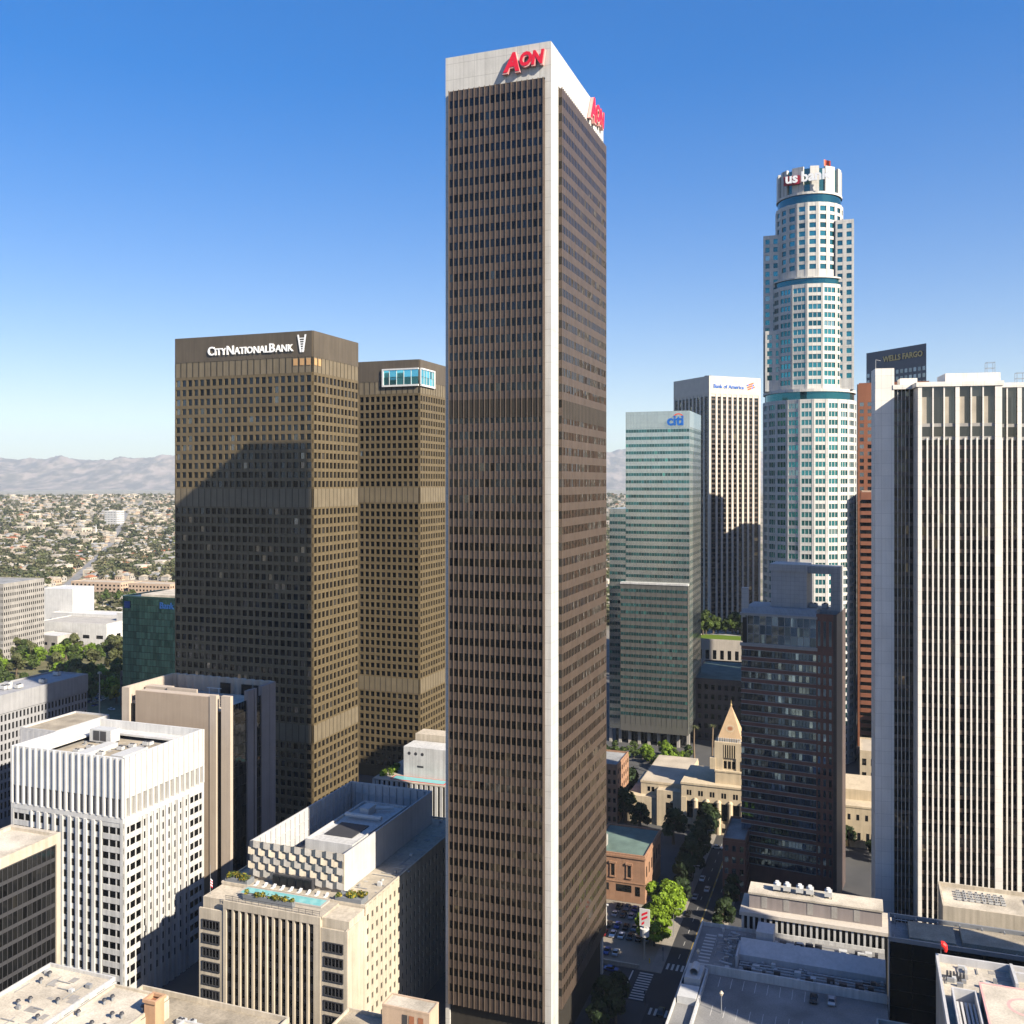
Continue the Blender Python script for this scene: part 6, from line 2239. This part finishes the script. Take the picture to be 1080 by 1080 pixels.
def house_mesh(k):
    if k in HM:
        return HM[k]
    mb = MB()
    w, d, h = 7.0, 5.5, 6.0
    mb.box(-w, w, -d, d, -6, h, 0, ('bot', 'top'))
    if k == 4:
        mb.box(-w, w, -d, d, h, h + 0.5, 1, ('bot',))
    else:
        a = (-w - 0.5, -d - 0.5, h); b = (w + 0.5, -d - 0.5, h); c = (w + 0.5, d + 0.5, h); e = (-w - 0.5, d + 0.5, h)
        r0, r1 = (-w * 0.45, 0, h + 2.8), (w * 0.45, 0, h + 2.8)
        mb.poly([a, b, r1, r0], 1); mb.poly([c, e, r0, r1], 1); mb.poly([b, c, r1], 1); mb.poly([e, a, r0], 1)
    for i in range(3):
        x = -w + 2.2 + i * 4.2
        mb.box(x, x + 1.7, -d - 0.05, -d + 0.05, 2.0, 4.4, 2); mb.box(w - 0.05, w + 0.05, -d + 1.2 + i * 3.2, -d + 2.6 + i * 3.2, 2.0, 4.4, 2)
    HM[k] = mb
    return mb


def far_spot(rnd, dmin, dmax, wide=True):
    """a place in the far city, evenly spread over depth as the view sees it"""
    while True:
        t = rnd.random()
        d = 1 / ((1 - t) / dmin + t / dmax)
        px = rnd.uniform(-60, 196) if rnd.random() < 0.90 else rnd.uniform(632, 668)
        x = (px - 540) / 1009 * d
        return x, d


rnd = random.Random(77)
occupied = [(-482, 840, 55), (-400, 930, 90), (-440, 1230, 55), (-370, 1210, 60), (-340, 1190, 60), (-500, 1250, 60), (-570, 1370, 90), (-1075, 2570, 40)]


def free(x, y):
    return all((x - a) ** 2 + (y - b) ** 2 > r * r for a, b, r in occupied)


AVE = [(-560, 1130), (-680, 1500), (-900, 2150), (-1240, 3100), (-1500, 3900)]
mb = MB()
pts = []
for (xa, ya), (xb, yb) in zip(AVE, AVE[1:]):
    for q in range(12):
        pts.append((xa + (xb - xa) * q / 12, ya + (yb - ya) * q / 12))
for (xa, ya), (xb, yb) in zip(pts, pts[1:]):
    za, zb = terrain(xa, ya) + 1.2, terrain(xb, yb) + 1.2
    mb.quad((xa - 7, ya, za), (xa + 7, ya, za), (xb + 7, yb, zb), (xb - 7, yb, zb))
mb.build('far_avenue', 'deck_grey', kind='structure')


def free(x, y, base=free):
    return base(x, y) and all(abs(x - a) > 13 or abs(y - b) > 40 for a, b in pts)


spots = []
while len(spots) < 3400:
    x, d = far_spot(rnd, 1050, 5600)
    if free(x, d):
        spots.append((x, d))
spots.sort(key=lambda p: p[1])
HDATA = {}
mass = MB()
bigs = 0
for i, (x, d) in enumerate(spots):
    k = rnd.choices((0, 1, 2, 3, 4), (3, 0.8, 3, 1.8, 1.6))[0]
    s = rnd.uniform(0.8, 1.25) * ((1.4 if rnd.random() < 0.85 else 1.9) if k == 4 and rnd.random() < 0.45 else 1)
    a = -RAD(16) + rnd.choice((0, math.pi / 2)) + rnd.uniform(-0.1, 0.1)
    z = terrain(x, d)
    if i < 290:
        if k not in HDATA:
            HDATA[k] = house_mesh(k).mesh('house', [HOUSE_COL[k][0], HOUSE_COL[k][1], 'glass_black'])
        o = link('house', HDATA[k], None, None, None, (x, d, z), a)
        o.scale = (s, s, s * rnd.uniform(0.8, 1.2))
        tag(o, HOUSE_COL[k][2] + ' among trees in the far city', 'house', ('grey-roofed pale houses', 'red-roofed cream houses', 'tan-roofed grey houses', 'tan-roofed peach houses', 'cream flat-topped buildings')[k] + ' of the far city')
    else:
        src = house_mesh(k)
        c_, s_ = math.cos(a) * s, math.sin(a) * s
        b = len(mass.v)
        mass.v += [(x + vx * c_ - vy * s_, d + vx * s_ + vy * c_, z + vz * s) for vx, vy, vz in src.v]
        for f, m in zip(src.f, src.m):
            mass.f.append(tuple(b + q for q in f)); mass.m.append(5 if m == 2 else (m * 6 + k)); mass.c.append((1, 1, 1))
mats = [h[0] for h in HOUSE_COL] + ['glass_black'] + [h[1] for h in HOUSE_COL]
o = mass.build('distant_houses', mats, kind='stuff')

# far trees: low tufts of leaf clumps
TM = {}


def tuft(k):
    if k in TM:
        return TM[k]
    r = random.Random(k + 100)
    mb = MB()
    blobs = [((r.uniform(-3, 3), r.uniform(-3, 3), r.uniform(2.5, 7.5)), r.uniform(1.6, 2.8)) for _ in range(6)]
    leaf_clump(mb, blobs, 10, 1.5, r, 0.8, 0.6, 1.5)
    mb.bar((0, 0, -3), (0, 0, 4), 0.5, 0.3, 5, 1)
    TM[k] = mb
    return mb


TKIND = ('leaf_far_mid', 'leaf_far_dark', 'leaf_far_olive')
tspots = []
while len(tspots) < 5000:
    x, d = far_spot(rnd, 1000, 5600)
    if free(x, d):
        tspots.append((x, d))
tspots.sort(key=lambda p: p[1])
tmass = MB()
TD = {}
for i, (x, d) in enumerate(tspots):
    k = rnd.randrange(6)
    m = rnd.choices((0, 1, 2), (3, 2, 4))[0]
    s = rnd.uniform(0.8, 1.9)
    z = terrain(x, d)
    if i < 40:
        if (k, m) not in TD:
            TD[(k, m)] = tuft(k).mesh('tree', [TKIND[m], 'bark'])
        o = link('tree', TD[(k, m)], None, None, None, (x, d, z), rnd.uniform(0, 6.28))
        o.scale = (s, s, s)
        tag(o, ('mid green', 'dark green', 'olive green')[m] + ' tree between the houses of the far city', 'tree', ('mid green', 'dark green', 'olive green')[m] + ' trees of the far city')
    else:
        src = tuft(k)
        a = rnd.uniform(0, 6.28)
        c_, s_ = math.cos(a) * s, math.sin(a) * s
        b = len(tmass.v)
        tmass.v += [(x + vx * c_ - vy * s_, d + vx * s_ + vy * c_, z + vz * s) for vx, vy, vz in src.v]
        for f, mm, cc in zip(src.f, src.m, src.c):
            tmass.f.append(tuple(b + q for q in f)); tmass.m.append(3 if mm == 1 else m); tmass.c.append(cc)
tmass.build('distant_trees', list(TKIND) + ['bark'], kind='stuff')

# park trees between the civic block and the white buildings
rnd = random.Random(9)
G1, G2, G3 = 'bright green trees in the park', 'dark green trees in the park', 'olive trees in the park'
for i in range(95):
    px = rnd.uniform(-10, 140); d = rnd.uniform(600, 830)
    if px > 60 and d < 640:
        d += 90
    x = (px - 540) / 1009 * d
    k = rnd.choices(('lime', 'park', 'olive'), (3, 3, 2))[0]
    tree(k, x, d, 0, rnd.uniform(1.2, 1.8), {'lime': 'bright green round tree in the park behind the civic block', 'park': 'dark green tree in the park behind the civic block', 'olive': 'olive green tree in the park behind the civic block'}[k],
         {'lime': G1, 'park': G2, 'olive': G3}[k])
tree('olive', (4 - 540) / 1009 * 560, 560, 0, 2.0, 'tall olive conifer-like tree at the left edge of the park')
sheet('park_ground', [(-470, 590), (-235, 600), (-235, 850), (-470, 850)], 0.03, 'park_soil')
tree('yellow', (123 - 540) / 1009 * 650, 650, 0, 2.0, 'yellow flowering tree beside the dark green glass block')
for i in range(26):
    d = rnd.uniform(880, 1180); px = rnd.uniform(0, 185)
    x = (px - 540) / 1009 * d
    if free(x, d):
        tree('lime', x, d, 0, rnd.uniform(0.8, 1.3), 'bright green tree among the white buildings beyond the park', 'bright green trees among the white buildings')
for i, (px, d) in enumerate(((44, 1005), (60, 1000), (90, 1010), (112, 1085), (125, 1080), (140, 1090))):
    tree('park', (px - 540) / 1009 * d, d, 16, 1.2, 'dark round tree on the terrace beside the white hall', 'dark trees beside the white hall')
for i, (px, d) in enumerate(((20, 600), (36, 620), (73, 640), (8, 640))):
    palm((px - 540) / 1009 * d, d, 0, rnd.uniform(13, 18), 'palm standing among the park trees', 'palms in the park')

# ------------------------------------------------------------------ street level between the tallest tower and the deck
q = street_pt(-6.2, 30)
tree('ficus', *street_pt(-5.0, 27), 0.1, 1.22, 'large bright green round tree at the parking lot corner, the farther of two')
tree('ficus', *street_pt(-5.4, 13.5), 0.1, 1.0, 'smaller bright green round tree at the parking lot corner, the nearer of two')
tree('lime', *street_pt(-29.5, 2.0), 0.1, 1.0, 'bright green tree at the foot of the tallest tower beside the parking lot')
for i in range(9):
    tree('street', *street_pt(-3.0 + rnd.uniform(-1, 1), 44 + i * 9), 0.15, rnd.uniform(1.0, 1.6), 'dark street tree in shade on the left side of the avenue', 'dark trees on the left of the avenue')
for i in range(6):
    tree('street', *street_pt(14.4, 20 + i * 9), 0.15, rnd.uniform(0.9, 1.25), 'dark street tree in shade beside the foot of the dark red tower', 'dark trees on the right of the avenue')
for i in range(5):
    tree('street', *street_pt(-7.0 + rnd.uniform(-4, 2), -26 - i * 5), 0.15, rnd.uniform(0.9, 1.2), 'dark tree at the cross street below the tallest tower', 'dark trees at the cross street')
tree('street', 67.0, 397, 0, 1.7, 'big dark tree before the corner of the library')
for i in range(16):
    x, y = 52 + rnd.uniform(-14, 4), 410 + i * 6
    tree('street', x, y, 0, rnd.uniform(1.0, 1.7), 'dark tree in the shaded garden left of the library', 'dark trees left of the library')
for i in range(26):
    tree('lime' if i % 3 else 'park', 56 + rnd.uniform(0, 40), 494 + rnd.uniform(0, 34), 0.1, rnd.uniform(0.6, 1.0), 'small green tree in the garden between the library and the silver glass tower', 'garden trees behind the library')
for i, (px, d) in enumerate(((733, 470), (751, 472))):
    palm((px - 540) / 1009 * d, d, 6, 24, ('tall palm behind the library roof, the left of two', 'tall palm close behind the library tower, the right of two')[i])
for i in range(22):
    tree('park', 134 + i * 3.0 + rnd.uniform(-2, 2), 684 + rnd.uniform(-6, 8), 41.9, rnd.uniform(0.9, 1.5), 'olive green bushy tree on the planted podium terrace', 'trees on the planted podium')

for i in range(9):
    tree('street', 130 + i * 2.6 + rnd.uniform(-3, 3), 372 + rnd.uniform(0, 34), 0, rnd.uniform(1.0, 1.8), 'dark tree in the shaded garden right of the dark red tower', 'dark trees right of the dark red tower')

# cars
CARM = {}


def car(x, y, z, rz, colour, label, group):
    if 'glass' not in CARM:
        mb = MB()
        mb.hexa([(-1.55, -0.78, 0.85), (1.15, -0.78, 0.85), (1.15, 0.78, 0.85), (-1.55, 0.78, 0.85),
                 (-1.05, -0.64, 1.42), (0.45, -0.64, 1.42), (0.45, 0.64, 1.42), (-1.05, 0.64, 1.42)], 0, ('bot', 'top'))
        CARM['glass'] = mb.mesh('windows', ['glass_black'])
        mb = MB()
        s = []
        for i in range(12):
            a, b = 2 * math.pi * i / 12, 2 * math.pi * (i + 1) / 12
            p = lambda t, yy: (0.33 * math.cos(t), yy, 0.33 * math.sin(t))
            mb.quad(p(a, -0.12), p(b, -0.12), p(b, 0.12), p(a, 0.12)); mb.poly([p(a, -0.12), p(b, -0.12), (0, -0.12, 0)]); mb.poly([p(a, 0.12), p(b, 0.12), (0, 0.12, 0)])
        CARM['wheel'] = mb.mesh('wheel', ['rubber'])
    if colour not in CARM:
        mb = MB()
        # side profile swept across the width, narrowing over the roof
        prof = [(-2.2, 0.30), (2.2, 0.30), (2.28, 0.62), (1.95, 0.80), (1.2, 0.90), (-1.6, 0.92), (-2.15, 0.86), (-2.28, 0.6)]
        w = 0.86
        n = len(prof)
        k = len(mb.v)
        mb.v += [(px, -w, pz) for px, pz in prof] + [(px, w, pz) for px, pz in prof]
        mb.f += [tuple(k + i for i in range(n)), tuple(k + n + i for i in range(n))]
        mb.f += [(k + i, k + (i + 1) % n, k + n + (i + 1) % n, k + n + i) for i in range(n)]
        mb.m = [0] * len(mb.f); mb.c = [(1, 1, 1)] * len(mb.f)
        mb.box(-1.05, 0.45, -0.65, 0.65, 1.40, 1.46)
        CARM[colour] = mb.mesh('body', [colour])
    t = thing('parked_car' if group else 'car', label, 'car', (x, y, z), rz, group)
    link('body', CARM[colour], t); link('windows', CARM['glass'], t)
    for wx in (-1.4, 1.4):
        for wy in (-0.8, 0.8):
            link('wheel', CARM['wheel'], t, loc=(wx, wy, 0.33))


CN = dict(car_white='white', car_silver='silver', car_black='black', car_blue='dark blue', car_red='dark red', car_grey='grey')
AV = TH + math.pi / 2
for row, (y, cols) in enumerate(((4.2, ('car_white', 'car_blue', 'car_silver')), (16.0, ('car_red', 'car_white', 'car_white', 'car_black', 'car_black', 'car_grey')),
                                 (22.5, ('car_black', 'car_blue', 'car_black', 'car_grey')), (31, ('car_silver', 'car_black', 'car_silver', 'car_black', 'car_black', 'car_blue')),
                                 (37, ('car_black', 'car_grey', 'car_blue', 'car_black', 'car_silver')))):
    for i, c in enumerate(cols):
        xo = -22.6 + i * 2.9 + (0 if row != 0 else 1.0)
        where = ('front row of the corner parking lot', 'second row of the corner parking lot', 'third row of the corner parking lot', 'fourth row of the corner parking lot', 'back row of the corner parking lot')[row]
        car(*street_pt(xo, y), 0.1, AV + (math.pi if i % 2 else 0), c, CN[c] + ' car parked in the ' + where, CN[c] + ' cars in the ' + where)
car(*street_pt(-14.8, -6.4), 0.03, TH, 'car_blue', 'blue car driving on the cross street below the parking lot', None)
car(*street_pt(10.0, 9.0), 0.03, AV, 'car_white', 'pale car on the avenue at the edge of the deck building', None)
car(*street_pt(4.2, -24.6), 0.03, AV, 'car_black', 'black car crossing the near crosswalk', None)
car(*grid_pt(DK, 32.2, -31.5), 22.03, AV, 'car_black', 'black car parked on the rooftop deck', None)
car(*grid_pt(DK, 36.4, -31.0), 22.03, AV, 'car_silver', 'pale silver car parked on the rooftop deck', None)
car(84.0, 392.0, 0.05, TH, 'car_white', 'pale car standing before the library steps', None)
for i, (x, y, c) in enumerate(((1.3, 40, 'car_black'), (1.3, 54, 'car_silver'), (1.3, 71, 'car_white'), (11.2, 32, 'car_grey'), (4.4, 62, 'car_silver'), (7.8, 86, 'car_white'))):
    car(*street_pt(x, y), 0.03, AV, c, ('black car at the left kerb of the avenue', 'silver car at the left kerb of the avenue', 'white car at the left kerb of the avenue', 'grey car at the right kerb of the avenue', 'silver car driving in the shade of the avenue', 'white car driving in the shade of the avenue')[i], None)
for i in range(16):
    c = rnd.choice(('car_white', 'car_silver', 'car_black', 'car_blue'))
    px = rnd.uniform(92, 128); d = rnd.uniform(600, 690)
    car((px - 540) / 1009 * d, d, 0.05, TH + rnd.choice((0, math.pi / 2)), c, CN[c] + ' car parked in the shade behind the long civic block', CN[c] + ' cars behind the civic block')

# parking sign, signals, lamp posts, the low wall along the lot
t = thing('parking_sign', 'tall white pole sign with red arrow marks at the parking lot corner', 'sign', (*street_pt(-6.6, 4.0), 0.1), TH)
t.scale = (0.85, 0.85, 0.9)
mb = MB(); mb.bar((0, 0, 0), (0, 0, 11.5), 0.32, 0.3, 8); mb.build('pole', 'cream', t)
mb = MB(); mb.prism([(-1.8, -0.2), (2.0, -0.2), (2.0, 0.2), (-1.8, 0.2)], 11.5, 17.5); mb.cyl(0.1, 0, 8.2, 10.8, 1.7, 1.7, 16); pn = mb.build('board', 'bright_white', t)
mb = MB()
for z, l in ((15.4, 1.0), (13.9, 1.0), (12.2, 0.45)):
    mb.quad((-1.0, -0.23, z - 0.5), (-1.0 + 2.2 * l, -0.23, z + 0.7 * l), (-1.0 + 2.2 * l, -0.23, z + 0.7 * l + 0.8), (-1.0, -0.23, z + 0.4))
mb.build('arrow_marks', 'sign_red', pn)


def traffic_signal(x, y, label):
    t = thing('traffic_signal', label, 'traffic light', (*street_pt(x, y), 0.15), TH)
    mb = MB(); mb.bar((0, 0, 0), (0, 0, 4.2), 0.1, 0.08); mb.build('post', 'dark_metal', t)
    mb = MB(); mb.box(-0.25, 0.25, -0.2, 0.2, 3.3, 4.5); h = mb.build('signal_head', 'planter_grey', t)
    mb = MB()
    for z in (3.55, 3.9, 4.25):
        mb.cyl(0, -0.2, z - 0.12, z + 0.12, 0.13, n=8)
    mb.build('lens', 'black_stone', h)


traffic_signal(-0.8, 4.6, 'traffic light at the far crosswalk beside the parking lot')
traffic_signal(-0.8, -22.5, 'traffic light at the near crosswalk below the tallest tower')
for i, y in enumerate((22, 60, 98)):
    t = thing('street_lamp', 'grey street lamp on the left pavement of the avenue', 'street lamp', (*street_pt(-0.7, y), 0.15), TH, 'street lamps along the avenue')
    mb = MB(); mb.bar((0, 0, 0), (0, 0, 9), 0.12, 0.07); mb.bar((0, 0, 9), (2.0, 0, 9.4), 0.06, 0.05); mb.build('post', 'grey_metal', t)
    mb = MB(); mb.box(1.7, 2.7, -0.18, 0.18, 9.25, 9.45); mb.build('lamp_head', 'grey_metal', t)
t = thing('lamp_post', 'white light pole standing in the corner parking lot', 'lamp post', (*street_pt(-22.8, 19.5), 0.1), TH)
mb = MB(); mb.bar((0, 0, 0), (0, 0, 8), 0.16, 0.12); mb.build('post', 'white_metal', t)
mb = MB(); mb.box(-0.6, 0.6, -0.3, 0.3, 8, 8.4); mb.build('lamp_head', 'white_metal', t)
t = thing('lamp_post', 'tall pale light mast behind the long civic block', 'lamp post', ((105 - 540) / 1009 * 560, 560, 0), TH)
mb = MB(); mb.bar((0, 0, 0), (0, 0, 38), 0.5, 0.3); mb.build('post', 'cream', t)
mb = MB(); mb.box(-0.9, 0.9, -0.6, 0.6, 38, 39.2); mb.build('lamp_head', 'cream', t)
t = thing('bollard', 'yellow bollard by the parking sign', 'bollard', (*street_pt(-4.6, 2.2), 0.1), TH)
mb = MB(); mb.cyl(0, 0, 0, 1.3, 0.2, n=8); mb.build('post', 'yellow_paint', t)
mb = MB(); mb.cyl(0, 0, 1.3, 1.45, 0.2, 0.05, 8); mb.build('cap', 'yellow_paint', t)
t = thing('low_wall', 'low pale wall edging the front of the corner parking lot', 'wall', (*street_pt(-34, -2.4), 0.0), TH)
mb = MB(); mb.box(0, 27, 0, 0.4, 0, 1.0); mb.build('masonry', 'cream', t)
mb = MB(); mb.box(-0.05, 27.05, -0.05, 0.45, 1.0, 1.12); mb.build('coping', 'cream', t)

finish_panes()
